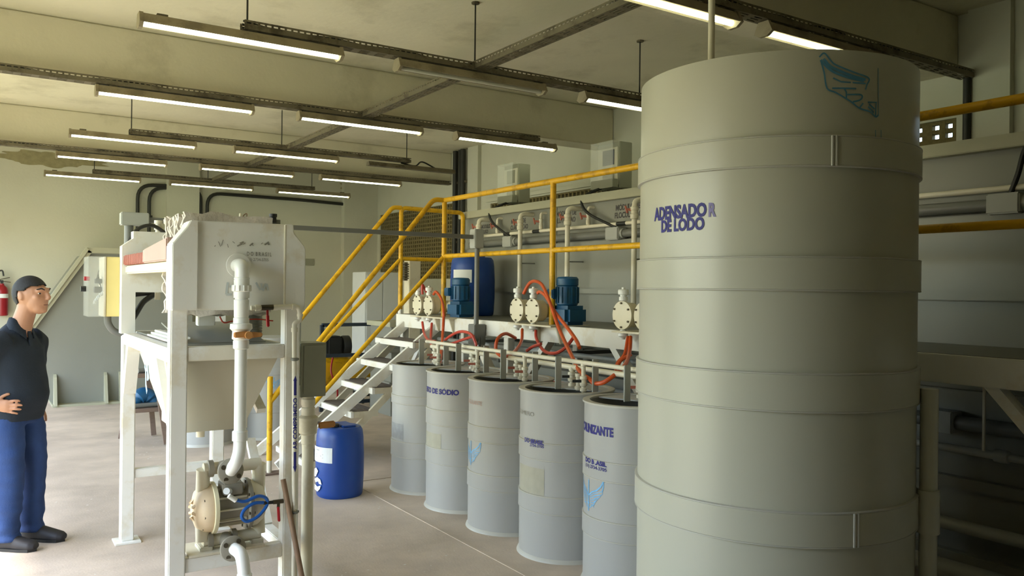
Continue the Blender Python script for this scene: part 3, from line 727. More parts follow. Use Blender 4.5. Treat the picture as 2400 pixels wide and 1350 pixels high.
# ------------------------------------------------------------------ dosing pumps on the walkway edge, hoses, manifold
def dosing_pump(y1, y2, ym, label):
    t = thing('dosing_pump', label, 'pump', (3.84, (y1+ym)/2, PH), 'twin-head dosing pumps')
    zc = 1.445; xf = 3.70
    for y in (y1, y2):
        h = M().lathe([(.05, -.016), (.088, -.014), (.098, -.006), (.098, .012), (.07, .016)], (xf, y, zc), (-1,0,0), 32).build('pump_head', head_m, t, smooth=True)
        for k in range(6):
            a = PI/6 + k*PI/3; c = Vector((xf-.017, y+.082*math.cos(a), zc+.082*math.sin(a)))
            M().cyl(c, c - Vector((.008,0,0)), .0075, 6).build('bolt', bolt_m, h)
        M().lathe([(.03, .10), (.03, .125), (.022, .127), (.022, .14), (.036, .142), (.038, .165), (.034, .175), (.012, .178), (.012, .19)], (xf, y, zc), (0,0,1), 18).build('top_union', pvcw_m, t, smooth=True)
        M().lathe([(.022, -.10), (.022, -.12), (.034, -.122), (.036, -.142), (.02, -.15), (.015, -.165)], (xf, y, zc), (0,0,1), 18).build('bottom_union', pvcw_m, t, smooth=True)
        M().lathe([(.085, 0), (.085, .07), (.06, .10), (.05, .16)], (xf+.012, y, zc), (1,0,0), 24).build('head_body', head_m, t, smooth=True)
    gx = 3.90; z0 = PH + .002
    M().lathe([(.035, 0), (.06, .01), (.06, max(.02, abs(ym-y2)-.10))], (gx-.02, y2-.02, zc-.01), (0, 1 if ym > y2 else -1, 0), 18).build('drive_housing', head_m, t, smooth=True)
    M().box((gx-.10, ym-.13, z0), (gx+.11, ym+.11, 1.49)).build('gearbox', blue_m, t, bevel=.03, smooth=True)
    mo = M().lathe([(.075, 1.49), (.085, 1.50), (.085, 1.64), (.078, 1.645), (.088, 1.65), (.088, 1.70), (.075, 1.715), (.03, 1.718)], (gx, ym, 0), n=28).build('motor', blue_m, t, smooth=True)
    for k in range(14):
        a = 2*PI*k/14; d = Vector((math.cos(a), math.sin(a), 0)); c = Vector((gx, ym, 0))
        M().bar(c+d*.088+Vector((0,0,1.51)), c+d*.088+Vector((0,0,1.635)), .004, .014, d).build('fin', blue_m, mo)
    M().box((gx-.12, ym+.03, 1.54), (gx-.05, ym+.12, 1.62)).build('terminal_box', blue_m, t, bevel=.008)
    M().prism([(3.72, PH), (PX0, PH), (PX0, PH-.14), (3.765, PH-.14)], ym-.1, ym-.085, 'y').build('gusset', cream_m, t)
    M().prism([(3.72, PH), (PX0, PH), (PX0, PH-.14), (3.765, PH-.14)], ym+.19, ym+.205, 'y').build('gusset', cream_m, t)
    M().box((3.64, min(ym-.14, y2-.05), PH-.008), (4.02, y1+.05, PH+.004)).build('base_plate', cream_m, t)
    return t
dosing_pump(7.38, 7.14, 6.87, 'twin-head dosing pump with blue motor in front of the blue barrel')
dosing_pump(5.575, 5.35, 5.17, 'twin-head dosing pump with blue motor in the middle of the walkway edge')
dosing_pump(4.27, 4.05, 3.85, 'dosing pump half hidden behind the left side of the big tank')

def hose(px, X, mt, label, r=.0125):
    pts = [at(x, y, X=X if not isinstance(X, list) else X[i]) for i, (x, y) in enumerate(px)]
    o = M().tube(spline(pts, 8), r, 8).build('hose', mt, smooth=True)
    return setp(o, label, 'hose', 'orange dosing hoses')
hose([(1016,690),(1022,684),(1034,700),(1040,730),(1038,780),(1034,830),(1028,864)], [3.70]*3+[3.55]*2+[3.3,3.1], hose_m, 'orange hose looping from the first pump top into the farthest drum', .0132)
hose([(990,690),(990,668),(997,680),(1010,702)], [3.70,3.70,3.74,3.8], hosr_m, 'short red hose on the leftmost pump head')
hose([(990,755),(994,780),(1004,797),(1020,800)], [3.70,3.65,3.5,3.4], hosr_m, 'red hose hanging below the leftmost pump head')
hose([(1012,758),(1010,790),(1011,808),(1020,818),(1030,812)], [3.70,3.6,3.45,3.35,3.3], hosr_m, 'red hose hanging below the second pump head')
hose([(1040,812),(1046,795),(1075,778),(1102,782),(1114,802),(1116,812)], 3.5, hosr_m, 'red hose arching over the drum manifold under the blue barrel')
hose([(1040,800),(1055,806),(1085,796),(1110,788)], 3.55, hosr_m, 'red hose lying along the manifold')
hose([(1227,688),(1240,665),(1255,659),(1272,670),(1290,712),(1310,770),(1338,830),(1360,872),(1385,890)], [3.70]*4+[3.60,3.5,3.3,3.15,3.12], hose_m, 'long orange hose arching from the middle pump down to the manifold', .0132)
hose([(1260,687),(1266,684),(1280,695),(1300,730),(1335,775),(1352,800),(1358,815)], [3.70,3.70,3.66,3.6,3.5,3.45,3.4], hose_m, 'second orange hose dropping from the middle pump', .0132)
hose([(1224,772),(1222,800),(1205,825),(1180,836),(1163,822),(1166,795),(1185,782),(1208,792)], [3.70,3.6,3.35,3.12,3.1,3.12,3.25,3.4], hose_m, 'orange hose coiled in a ring below the middle pump')
hose([(1256,775),(1258,795),(1275,822),(1300,828),(1325,815),(1345,790)], [3.70,3.65,3.55,3.5,3.5,3.55], hosr_m, 'red hose sagging in a bow below the middle pump')
hose([(1235,822),(1250,812),(1268,806)], 3.55, hosr_m, 'short piece of red hose behind the coiled ring')
hose([(1478,790),(1476,820),(1468,850),(1445,875),(1415,896),(1392,898),(1382,888)], [3.70,3.6,3.4,3.2,3.12,3.12,3.12], hose_m, 'orange hose sweeping from the hidden pump to the nearest drum', .0132)
hose([(1472,790),(1464,830),(1448,850),(1444,868),(1455,845),(1480,830)], [3.70,3.6,3.55,3.5,3.55,3.6], hose_m, 'orange hose bundle below the hidden pump')
hose([(1045,868),(1120,880),(1200,888),(1290,896),(1400,908)], 3.38, hosr_m, 'red hose lying behind the drum lids')

t = thing('pvc_manifold', 'cream plastic pipe manifold running over the five drums', 'pipework', (3.2, 4.7, 1.0))
M().cyl((3.09, 6.0, 1.178), (3.09, 3.12, 1.172), .014, 10).build('upper_pipe', pvc_m, t, smooth=True)
M().cyl((3.19, 6.1, 1.128), (3.19, 3.12, 1.118), .017, 10).build('lower_pipe', pvc_m, t, smooth=True)
for i, y in enumerate(DY):
    for (x, dy, r, z1, valve) in ((3.19, .08, .018, 1.122, True), (3.12, -.07, .015, 1.10, False), (3.09, -.16, .0135, 1.174, True)):
        yy = y + dy
        d = M().cyl((x, yy, .995), (x, yy, z1), r, 10).build('drop_pipe', pvc_m, t, smooth=True)
        M().lathe([(r, 0), (r*1.5, .003), (r*1.5, .02), (r, .024)], (x, yy, .998), n=12).build('socket', pvc_m, d, smooth=True)
        if valve:
            M().lathe([(r, 1.03), (r*1.6, 1.034), (r*1.7, 1.05), (r*1.3, 1.055), (r*1.3, 1.07), (r*1.7, 1.075), (r*1.6, 1.09), (r, 1.094)], (x, yy, 0), n=14).build('valve', pvc_m, d, smooth=True)
            M().bar((x-.01, yy, 1.062), (x-.06, yy+.03, 1.062), .013, .016).build('lever', dark_m if i in (3,) else redp_m, d)
        M().lathe([(r, -.012), (r*1.35, -.01), (r*1.35, .01), (r, .012)], (x, yy, z1-.012), n=12).build('tee', pvc_m, d, smooth=True)
# dark return pipes under the walkway beam
long_pipe(3.4, 7.4, 3.95, 1.10, .020, pvcl_m, 'grey pipe under the walkway beam behind the hoses', (4.3, 5.6))

# blue barrels
def barrel(c, r, h, name, label, sq=3.2, lab_th=None, lab_mt=label_m, lid=True):
    t = thing(name, label, 'barrel', c, 'blue plastic barrels')
    prof = [(.90, 0), (.95, .02), (.97, .08), (1.0, .3), (1.0, .6), (.97, .85), (.93, .95), (.84, .995), (.70, 1.0)]
    n = 40; m = M(); vs = []
    for k, z in prof:
        for j in range(n):
            a = 2*PI*j/n; e = (abs(math.cos(a))**sq + abs(math.sin(a))**sq)**(-1/sq)
            vs.append((c[0]+r*k*e*math.cos(a), c[1]+r*k*e*math.sin(a), c[2]+h*z))
    kk = len(prof)
    m.add(vs, [(i*n+j, i*n+(j+1)%n, (i+1)*n+(j+1)%n, (i+1)*n+j) for i in range(kk-1) for j in range(n)] + [tuple(range(n))[::-1], tuple(range((kk-1)*n, kk*n))])
    m.build('shell', bluep_m, t, smooth=True)
    M().lathe([(.035, 0), (.04, .004), (.04, .022), (.03, .026)], (c[0]-r*.35, c[1]-r*.2, c[2]+h), n=18).build('cap', dark_m, t, smooth=True)
    M().box((c[0]-.02, c[1]-.11, c[2]+h-.002), (c[0]+.09, c[1]+.11, c[2]+h+.014)).build('handle_moulding', bluep_m, t, bevel=.006)
    return t
b1 = barrel((4.30, 7.33, PH+.002), .225, .60, 'blue_barrel', 'large blue plastic barrel standing on the walkway', 2.2)
rb = .227
p0 = cyl_hit(1064, 633, (4.30, 7.33), .222); p1 = cyl_hit(1104, 660, (4.30, 7.33), .222)
patch_cyl(1063, 632, 1106, 662, (4.30, 7.33), .238, label_m, b1, 'paper_label')
b2 = barrel((2.385, 6.08, 0), .182, .535, 'blue_drum', 'blue plastic drum with torn white label on the floor by the stairs', 2.2)
BC, BR = (2.385, 6.08), .1885
patch_cyl(735, 1042, 779, 1077, BC, BR, label_m, b2, 'paper_label')
def cyl_poly(px, name, mt, parent, off=.002):
    h = [cyl_hit(x, y, BC, BR) for x, y in px]
    on_cyl(([((a % (2*PI))*BR, z) for a, z in h], [tuple(range(len(h)))]), BC, BR, 0, 0, name, mt, parent, off)
cyl_poly([(736,1098),(742,1096),(746,1104),(741,1116),(736,1116)], 'torn_label', label_m, b2)
cyl_poly([(737,1122),(744,1118),(751,1124),(754,1136),(748,1134),(746,1128),(740,1130)], 'torn_label', label_m, b2)
cyl_poly([(738,1134),(744,1140),(752,1138),(750,1146),(744,1152),(738,1146)], 'torn_label', label_m, b2)
a0 = cyl_hit(742, 1054, BC, BR)
on_cyl(text_mesh('PERIGO', .014, .0, 1), BC, BR, a0[0], a0[1], 'label_print', inkf_m, b2, .003)
a0 = cyl_hit(742, 1062, BC, BR)
on_cyl(merge(*[ribbon([(0, -.012*k), (.09 - .02*(k % 2), -.012*k)], .003) for k in range(3)]), BC, BR, a0[0], a0[1], 'label_print', inkf_m, b2, .003)

# ------------------------------------------------------------------ grey cross conduit from the press to the walkway
t = thing('cross_conduit', 'grey square conduit spanning from the press to the walkway at head height', 'conduit', (2.2, 6.25, 1.3))
M().bar((.98, 6.25, 2.075), (3.70, 6.25, 2.07), .035, .036).build('span', pvcg_m, t)
M().box((.83, 6.20, 2.03), (1.01, 6.30, 2.12)).build('left_box', pvcl_m, t, bevel=.006)
M().cyl((.885, 6.25, 1.5), (.885, 6.25, 2.04), .03, 12).build('left_drop', pvcg_m, t, smooth=True)
M().box((3.66, 6.20, 1.97), (3.75, 6.30, 2.14)).build('right_box', pvcl_m, t, bevel=.006)
M().cyl((3.71, 6.25, 1.12), (3.71, 6.25, 1.98), .022, 12).build('right_drop', pvcg_m, t, smooth=True)
M().box((3.66, 6.19, 1.12), (3.775, 6.31, 1.30)).build('lower_box', pvcg_m, t, bevel=.006)
M().tube(spline([(3.70, 6.18, 1.16), (3.66, 6.10, 1.19), (3.62, 6.04, 1.12), (3.60, 6.02, .95), (3.6, 6.0, .5), (3.6, 6.0, 0.01)]), .012, 8).build('drop_cable', conduit_m, t, smooth=True)

# ------------------------------------------------------------------ filter press
X0, X1, Y0, Y1 = .765, 1.39, 4.10, 5.68
t = press = thing('filter_press', 'white steel filter press on a tall frame with hopper below', 'machine', (1.08, 4.9, 0))
for nm, (x, y, z) in {'a': (X0, Y0, 1.51), 'b': (X1-.08, Y0, 1.51), 'c': (X0, Y1-.08, 1.30), 'd': (X1-.08, Y1-.08, 1.30)}.items():
    M().box((x, y, .012), (x+.078, y+.08, z)).build('leg', white_m, t, bevel=.006)
    M().box((x-.035, y-.035, 0), (x+.115, y+.115, .012)).build('foot_plate', white_m, t, bevel=.002)
zb0, zb1 = 1.255, 1.325
M().box((X0+.078, Y0+.005, zb0), (X1-.08, Y0+.065, zb1)).build('front_rail', white_m, t, bevel=.004)
M().box((X0+.078, Y1-.065, zb0), (X1-.08, Y1-.005, zb1)).build('rear_rail', white_m, t, bevel=.004)
for x in (X0+.004, X1-.074): M().box((x, Y0+.08, zb0-.01), (x+.07, Y1-.08, zb1-.01)).build('side_rail', white_m, t, bevel=.004)
M().box((X0+.078, Y0+.01, .245), (X1-.08, Y0+.07, .315)).build('lower_front_rail', white_m, t, bevel=.004)
M().box((X0+.078, Y1-.07, .40), (X1-.08, Y1-.01, .455)).build('lower_rear_rail', white_m, t, bevel=.004)
M().box((X1-.074, Y0+.08, .25), (X1-.012, Y1-.08, .31)).build('lower_side_rail', white_m, t, bevel=.004)
M().bar((X1-.04, 4.5, .31), (X1-.04, 4.85, .72), .03, .05, (1,0,0)).build('diagonal_brace', white_m, t)
M().bar((X0+.04, 5.60, .95), (X0+.04, 5.45, zb0), .06, .07, (1,0,0)).build('diagonal_brace', white_m, t)
M().bar((X0+.04, 4.62, zb0-.005), (X0+.055, 4.30, .85), .022, .035, (1,0,0)).build('hopper_brace', white_m, t)
M().bar((X1-.07, 5.2, zb0), (X1-.05, 4.6, .92), .03, .05, (1,0,0)).build('hopper_brace', white_m, t)
# head plate: folded box with slanted shoulders
hy = Y0 - .05
out = [(X0-.005, 1.50), (X1+.005, 1.50), (X1+.005, 1.815), (X1-.055, 1.885), (X1-.06, 1.93), (X0+.075, 1.925), (X0+.06, 1.895), (X0-.005, 1.81)]
hp = M().prism(out, hy+.016, hy+.15).build('head_plate', white_m, t, bevel=.006)
lf = [(X0-.005, 1.50), (X0+.11, 1.50), (X0+.11, 1.925), (X0+.075, 1.925), (X0+.06, 1.895), (X0-.005, 1.81)]
rf = [(X1-.10, 1.50), (X1+.005, 1.50), (X1+.005, 1.815), (X1-.055, 1.885), (X1-.06, 1.93), (X1-.10, 1.93)]
M().prism(lf, hy, hy+.017).build('side_fold', white_m, hp, bevel=.004)
M().prism(rf, hy, hy+.017).build('side_fold', white_m, hp, bevel=.004)
M().cyl((X1-.10, hy+.004, 1.53), (X1-.10, hy+.004, 1.925), .006, 8).build('weld_seam', cream_m, hp, smooth=True)
M().lathe([(.058, 0), (.060, .002), (.058, .004), (.045, .0045)], (at(566, 622, Y=hy).x-.01, hy+.016, at(566, 622, Y=hy).z), (0,-1,0), 36).build('port_flange', white_m, hp, smooth=True)
def hp_text(body, px, py, size, sx, mt, bold=.03):
    return on_plane(text_mesh(body, size, bold, sx), at(px, py, Y=hy+.014), (1,0,0), (0,0,1), (0,-1,0), 'lettering', mt, hp, .0005)
hp_text('D O  B R A S I L', 578, 599, .027, .66, inkf_m, .02)
hp_text('(11) 2734-3705', 577, 611, .021, .84, inkf_m, .0)
wv = []
for k, (x, y, dx, dy) in enumerate([(503,578,2,-3),(512,566,5,12),(523,562,-4,14),(533,572,2,8),(545,566,5,4),(556,577,12,-6),(562,570,9,-3),(570,573,5,-4),(585,576,8,-6),(588,571,6,5),(612,572,4,-3),(620,574,10,-7),(626,568,5,6)]):
    a, b = at(x, y, Y=hy+.014), at(x+dx, y+dy, Y=hy+.014); wv.append(ribbon([(a.x, a.z), (b.x, b.z)], .007 if k in (5,6,8,11,12) else .003))
on_plane(merge(*wv), (0, hy+.014, 0), (1,0,0), (0,0,1), (0,-1,0), 'worn_logo', inkf_m, hp, .0005)
wv = []
for (x, y, dx, dy) in [(530,690,4,-28),(530,690,14,0),(538,672,8,-2),(600,662,10,18),(612,664,2,16),(616,682,8,-18),(625,665,4,16),(544,668,6,22)]:
    a, b = at(x, y, Y=hy+.014), at(x+dx, y+dy, Y=hy+.014); wv.append(ribbon([(a.x, a.z), (b.x, b.z)], .010))
smudge_m = mat('blue_smudge', (196, 202, 200), .6, var=.03)
for vv in (wv[:3] + wv[7:], wv[3:7]): on_plane(merge(*vv), (0, hy+.014, 0), (1,0,0), (0,0,1), (0,-1,0), 'blue_smudge', smudge_m, hp, .0005)
# rear plate with a window cut
by = Y1 - .05
fr = [(X0-.005, 1.31), (X0+.075, 1.31), (X0+.075, 1.62), (X1-.08, 1.62), (X1-.08, 1.31), (X1+.005, 1.31), (X1+.005, 1.86), (X1-.06, 1.91), (X1-.06, 1.955), (X0+.06, 1.955), (X0+.06, 1.91), (X0-.005, 1.86)]
m = M(); m.prism([(X0-.005, 1.31), (X0+.075, 1.31), (X0+.075, 1.86), (X0-.005, 1.86)], by, by+.10)
m.prism([(X1-.08, 1.31), (X1+.005, 1.31), (X1+.005, 1.86), (X1-.08, 1.86)], by, by+.10)
m.prism([(X0+.075, 1.57), (X1-.08, 1.57), (X1-.08, 1.86), (X0+.075, 1.86)], by, by+.10)
m.prism([(X0-.005, 1.86), (X1+.005, 1.86), (X1-.06, 1.91), (X1-.06, 1.955), (X0+.06, 1.955), (X0+.06, 1.91)], by, by+.10)
m.build('rear_plate', white_m, t)
# rails and plate stack
M().box((X0+.015, 4.18, 1.685), (X0+.075, 5.63, 1.735)).build('slide_rail', crm2_m, t, bevel=.008)
M().box((X1-.075, 4.18, 1.685), (X1-.015, 5.63, 1.735)).build('slide_rail', crm2_m, t, bevel=.008)
for k in range(18):
    y = 4.90 + k*.040; M().box((X0-.0, y, 1.738), (X0+.085, y+.034, 1.80)).build('plate_handle', redp_m, t, bevel=.006)
M().prism([(4.22, 1.737), (4.89, 1.737), (4.89, 1.812), (4.22, 1.85)], X0-.002, X0+.09, 'x').build('plate_lug', pink_m, t, bevel=.006)
def ruffle(y, seed, x0=X0+.085, x1=X1-.10, z0=1.47, z1=1.975):
    m = M(); nx, nz = 10, 26; vs = []
    for s in (0, 1):
        for j in range(nz+1):
            for i in range(nx+1):
                u = i/nx; v = j/nz
                k = .022 * noise.noise(Vector((u*3+seed, v*9, seed*3))) + .02 * noise.noise(Vector((seed, v*16, u*2)))
                ex = .03*noise.noise(Vector((v*11, seed*2.3, 4))) if i == 0 else 0
                vs.append((x0+(x1-x0)*u+ex, y + s*.030 + k, z0+(z1-z0)*v + .02*noise.noise(Vector((u*6, seed, j*.1)))))
    N = (nx+1)*(nz+1); fs = []
    for j in range(nz):
        for i in range(nx):
            a = j*(nx+1)+i; fs += [(a, a+1, a+nx+2, a+nx+1), (a+N, a+N+nx+1, a+N+nx+2, a+N+1)]
    for j in range(nz): a = j*(nx+1); b = a+nx; fs += [(a, a+nx+1, a+nx+1+N, a+N), (b, b+N, b+nx+1+N, b+nx+1)]
    for i in range(nx): b = nz*(nx+1)+i; fs += [(i, i+N, i+1+N, i+1), (b, b+1, b+1+N, b+N)]
    m.add(vs, fs); return m.build('filter_cloth', cloth_m, t, smooth=True)
for k in range(11): ruffle(4.27 + k*.045, k*1.37+.5)
for k in range(5): M().box((X0+.12, 4.30+k*.1, 1.52), (X1-.12, 4.335+k*.1, 1.88)).build('filter_plate', crm2_m, t)
# gantry beam and bits above the head plate
M().box((.98, 4.55, 1.93), (1.42, 4.63, 1.99)).build('top_beam', gray_m, t)
q = at(563, 512, Y=4.5)
m = M(); m.tube([(q.x, 4.5+.0, q.z) + Vector((0,0,0)) if False else Vector((q.x+.004*math.cos(a), 4.5+.018*math.cos(a), q.z+.022*math.sin(a))) for a in [2*PI*i/16 for i in range(17)]], .007, 8, False); m.build('lifting_eye', cream_m, t, smooth=True)
M().tube(spline([(q.x+.01,4.5,q.z), (q.x+.02,4.5,q.z+.02), (q.x+.035,4.5,q.z+.025), (q.x+.03,4.5,q.z-.02)]), .003, 6).build('rope', stick_m, t)
q = at(640, 509, Y=4.55); M().lathe([(.018, -.03), (.018, .0), (.022, .002), (.022, .018)], q, n=14).build('black_knob', dark_m, t, smooth=True)
# drip trays on the table
M().box((X0+.08, Y0+.07, 1.318), (X1-.085, Y1-.09, 1.326)).build('table_sheet', dkgray_m, t)
M().add([(X0+.10, 4.3, 1.33), (X1-.12, 4.3, 1.33), (X1-.12, 4.9, 1.41), (X0+.10, 4.9, 1.41), (X0+.10, 4.3, 1.322), (X1-.12, 4.3, 1.322), (X1-.12, 4.9, 1.402), (X0+.10, 4.9, 1.402)], [(0,1,2,3),(7,6,5,4),(0,4,5,1),(1,5,6,2),(2,6,7,3),(3,7,4,0)]).build('drip_door', gray_m, t)
for k in range(3): M().box((X0+.06+.02*k, 4.3, 1.325+.012*k), (X0+.09+.02*k, 5.1, 1.335+.012*k)).build('tray_lip', pvcw_m, t)
M().box((1.0, 4.62, 1.40), (1.09, 4.68, 1.50)).build('support_block', white_m, t, bevel=.004)
m = M()
for k in range(12): m.cyl((1.33-.0, 4.36+.0, 1.335), (1.33, 4.36, 1.50), .001, 4) if False else None
M().lathe([(.05 + .004*(i % 2), 1.335 + .17*i/24) for i in range(25)], (1.27, 4.55, 0), n=24).build('bellows', gray_m, t, smooth=False)
# hopper
ht = [(X0+.075, Y0+.10), (X1-.085, Y0+.10), (X1-.085, Y1-.10), (X0+.075, Y1-.10)]; hb = [(X0+.075, Y0+.16), (1.17, Y0+.16), (1.17, Y0+.62), (X0+.075, Y0+.62)]
zt, zl = 1.25, .94
M().add([(*p, zt) for p in ht] + [(*p, zl) for p in hb] + [(*p, zl-.05) for p in hb], [(3,2,1,0),(0,1,5,4),(1,2,6,5),(2,3,7,6),(3,0,4,7),(4,5,9,8),(5,6,10,9),(6,7,11,10),(7,4,8,11),(8,9,10,11)]).build('hopper', hop_m, t)
M().cyl((.97, 4.40, .84), (.97, 4.40, .90), .022, 12).build('hopper_outlet', pvc_m, t, smooth=True)
p = (X0+.073, 5.25, 1.09)
on_plane(merge(ribbon([(0,.05),(.04,.02),(.10,.05),(.14,-.02)], .03), ribbon([(.04,.02),(.05,-.06),(.09,-.1)], .035), ribbon([(.1,.05),(.1,-.03)], .03)), p, (0,-1,0), (0,0,1), (-1,0,0), 'faded_wing', mat('faded_wing', (176, 208, 226), .6), t, .001)

# clear-front switch box on the press' rear left
t = thing('switch_box', 'yellow switch box with clear cover on the rear of the press', 'electrical box', (.65, 5.8, 1.42))
xb = at(247, 680, Y=5.72).x; xa = at(206, 680, Y=5.72).x; zt_ = at(260, 602, Y=5.72).z; zl_ = at(260, 742, Y=5.72).z; yb = 5.72
M().box((xb, yb, zl_), (.765, yb+.26, zt_)).build('body', ybox_m, t, bevel=.006)
m = M(); m.box((xa, yb, zl_), (xa+.006, yb+.26, zt_)); m.box((xa+.006, yb, zl_), (xb, yb+.005, zt_)); m.box((xa+.006, yb+.255, zl_), (xb, yb+.26, zt_)); m.box((xa+.006, yb+.005, zt_-.005), (xb, yb+.255, zt_)); m.box((xa+.006, yb+.005, zl_), (xb, yb+.255, zl_+.005))
m.build('clear_cover', clear_m, t)
M().box((xb-.008, yb-.004, zl_), (xb+.002, yb+.264, zt_)).build('gasket', cream_m, t)
zc = (zt_+zl_)/2
M().box((xa+.05, yb+.08, zc+.02), (xb-.01, yb+.14, zc+.05)).build('contact_block', dark_m, t, bevel=.003)
M().box((xa+.045, yb+.08, zc-.04), (xb-.01, yb+.14, zc)).build('contact_block', dark_m, t, bevel=.003)
M().cyl((xa-.03, yb+.11, zc-.015), (xa+.0, yb+.11, zc-.015), .018, 14).build('selector_knob', dark_m, t, smooth=True)
M().cyl((xa-.012, yb+.11, zc+.05), (xa+.02, yb+.11, zc+.05), .014, 14).build('red_button', red_m, t, smooth=True)
M().tube([Vector((xa+.04+.07*i/40, yb+.06+.012*math.cos(i*1.4), zc-.11+.09*(i/40)**.7+.012*math.sin(i*1.4))) for i in range(41)], .004, 6).build('spiral_wire', label_m, t, smooth=True)
for k in range(3): M().tube(spline([(xa+.06, yb+.1+.01*k, zc+.05), (xa+.07, yb+.09, zc+.10-.02*k), (xb-.03, yb+.1, zc+.08-.02*k), (xb-.015, yb+.1, zc)]), .003, 6).build('inner_wire', dark_m, t)
M().tube(spline([(xb+.03, yb+.13, zl_), (xb+.035, yb+.13, zl_-.05), (xb+.07, yb+.13, zl_-.10), (xb+.13, yb+.13, zl_-.12), (.80, yb+.12, zl_-.11)]), .022, 10).build('conduit_bend', pvcg_m, t, smooth=True)
# cables seen through the press window
o = M().tube(spline([(.80, 5.9, 1.30), (.87, 5.9, 1.40), (.93, 5.92, 1.50), (1.0, 5.95, 1.56), (.85, 5.95, 1.55)]), .018, 8).build('cable_bundle', dark_m, smooth=True)
setp(o, 'thick black cable bundle behind the press window', 'cable')
M().tube(spline([(.80, 5.73, 1.86), (.86, 5.75, 1.97), (.95, 5.76, 2.005), (1.03, 5.75, 1.96), (1.08, 5.73, 1.9)]), .012, 8).build('cable_arch', conduit_m, press, smooth=True)
# vertical pvc vent behind the cloths
q = at(371, 540, Y=5.8)
sp = M().cyl((q.x, 5.8, 1.52), (q.x, 5.8, 2.02), .018, 12).box((q.x-.02, 5.72, 1.6), (q.x+.02, 5.8, 1.64)).build('standpipe', pvc_m, press, smooth=True)
for z in (1.93, 1.98, 2.02): M().cyl((q.x, 5.8, z), (q.x, 5.8, z+.022), .026, 12).build('coupling', pvc_m, sp, smooth=True)
M().tube(spline([at(515, 742, Y=4.4), at(525, 756, Y=4.4), at(550, 752, Y=4.4), at(600, 748, Y=4.4), at(640, 752, Y=4.4)]), .004, 6).build('red_wire', hosr_m, press, smooth=True)

# ------------------------------------------------------------------ feed pipe with unions, ball valve and bends
t = thing('feed_pipe', 'thick white plastic feed pipe with unions running down the press front', 'pipe', (1.04, 4.0, .7))
xp = at(566, 700, Y=3.98).x; yp = 3.98; Zp = lambda y, x=568: at(x, y, Y=yp).z
M().tube(bend([(xp, hy+.01, Zp(622)), (xp, yp, Zp(622)), (xp, yp, Zp(660))], .055, 7), .033, 18).build('elbow', pvcw_m, t, smooth=True)
def stack(name, prof, mt, n=24, parent=None):
    return M().lathe([(r, Zp(y)) for r, y in prof], (xp, yp, 0), n=n).build(name, mt, parent or t, smooth=True)
stack('socket', [(.033, 650), (.036, 651), (.036, 655), (.03, 655), (.03, 658)], pvcw_m)
u = stack('union', [(.036, 656), (.036, 668), (.043, 668), (.044, 682), (.037, 684), (.036, 698), (.03, 698), (.03, 702), (.035, 703), (.034, 742), (.032, 744), (.036, 745), (.037, 757), (.034, 759)], pvcw_m)
for k in range(12):
    a = 2*PI*k/12; c = Vector((xp+.043*math.cos(a), yp+.043*math.sin(a), 0)); M().cyl(c+Vector((0,0,Zp(682))), c+Vector((0,0,Zp(669))), .004, 6).build('grip_rib', pvcw_m, u)
stack('valve_nut', [(.036, 757), (.05, 759), (.052, 770), (.044, 774), (.040, 776)], pvcw_m)
stack('valve_body', [(.040, 774), (.042, 794), (.034, 797), (.037, 800), (.036, 816), (.031, 818)], pvcw_m)
hz = Zp(784); hd = M().prism([(xp-.046, hz-.012), (xp-.005, hz-.010), (xp+.012, hz-.017), (xp+.03, hz-.015), (xp+.085, hz-.008), (xp+.085, hz+.010), (xp+.03, hz+.015), (xp+.01, hz+.018), (xp-.046, hz+.014)], yp-.062, yp-.035).build('valve_handle', handle_m, t, bevel=.004)
M().cyl((xp+.018, yp-.06, hz), (xp+.018, yp-.075, hz), .018, 16).build('handle_hub', handle_m, hd, smooth=True)
fp = at(545, 1108, Y=3.99)
zj = Zp(1030)
M().cyl((xp, yp, Zp(816)), (xp, yp, zj), .0285, 20).build('pipe', pvcw_m, t, smooth=True)
M().lathe([(.033, -.0), (.036, .002), (.036, .045), (.031, .05)], (xp, yp, zj-.005), n=20).build('socket', pvcw_m, t, smooth=True)
M().tube(bend([(xp, yp, zj+.01), (xp, yp, zj-.05), (fp.x+.015, yp, fp.z+.05), (fp.x, yp+.05, fp.z)], .03, 5), .030, 18).build('bend', pvcw_m, t, smooth=True)

# ------------------------------------------------------------------ diaphragm pump on the lower shelf
t = thing('diaphragm_pump', 'cream and grey double diaphragm pump inside the press frame', 'pump', (1.05, 4.2, .25))
py_ = 4.20; xl, xr, zc = .968, 1.165, .52
M().add([], [])
M().box((.86, 4.10, .316), (1.22, 4.32, .326)).build('base_plate', cream_m, t)
lc = M().lathe([(.115, .02), (.118, .0), (.112, -.03), (.09, -.06), (.05, -.075), (.02, -.078)], (xl, py_, zc), (1,0,0), 32).build('left_chamber', amber_m, t, smooth=True)
M().lathe([(.120, -.006), (.127, -.004), (.127, .014), (.120, .016)], (xl+.012, py_, zc), (1,0,0), 32).build('clamp_ring', crm2_m, lc, smooth=True)
for k in range(8):
    a = 2*PI*k/8+.2; c = Vector((xl-.035, py_+.10*math.cos(a), zc+.10*math.sin(a)))
    M().bar(Vector((xl-.075, py_+.03*math.cos(a), zc+.03*math.sin(a))), c+Vector((.015,0,0)), .012, .03, (1,0,0)).build('chamber_rib', amber_m, lc)
    M().cyl(c+Vector((.01,0,0)), c-Vector((.004,0,0)), .009, 6).build('bolt', bolt_m, lc)
rc = M().lathe([(.115, -.02), (.118, 0), (.112, .03), (.09, .06), (.05, .075)], (xr, py_, zc), (1,0,0), 32).build('right_chamber', head_m, t, smooth=True)
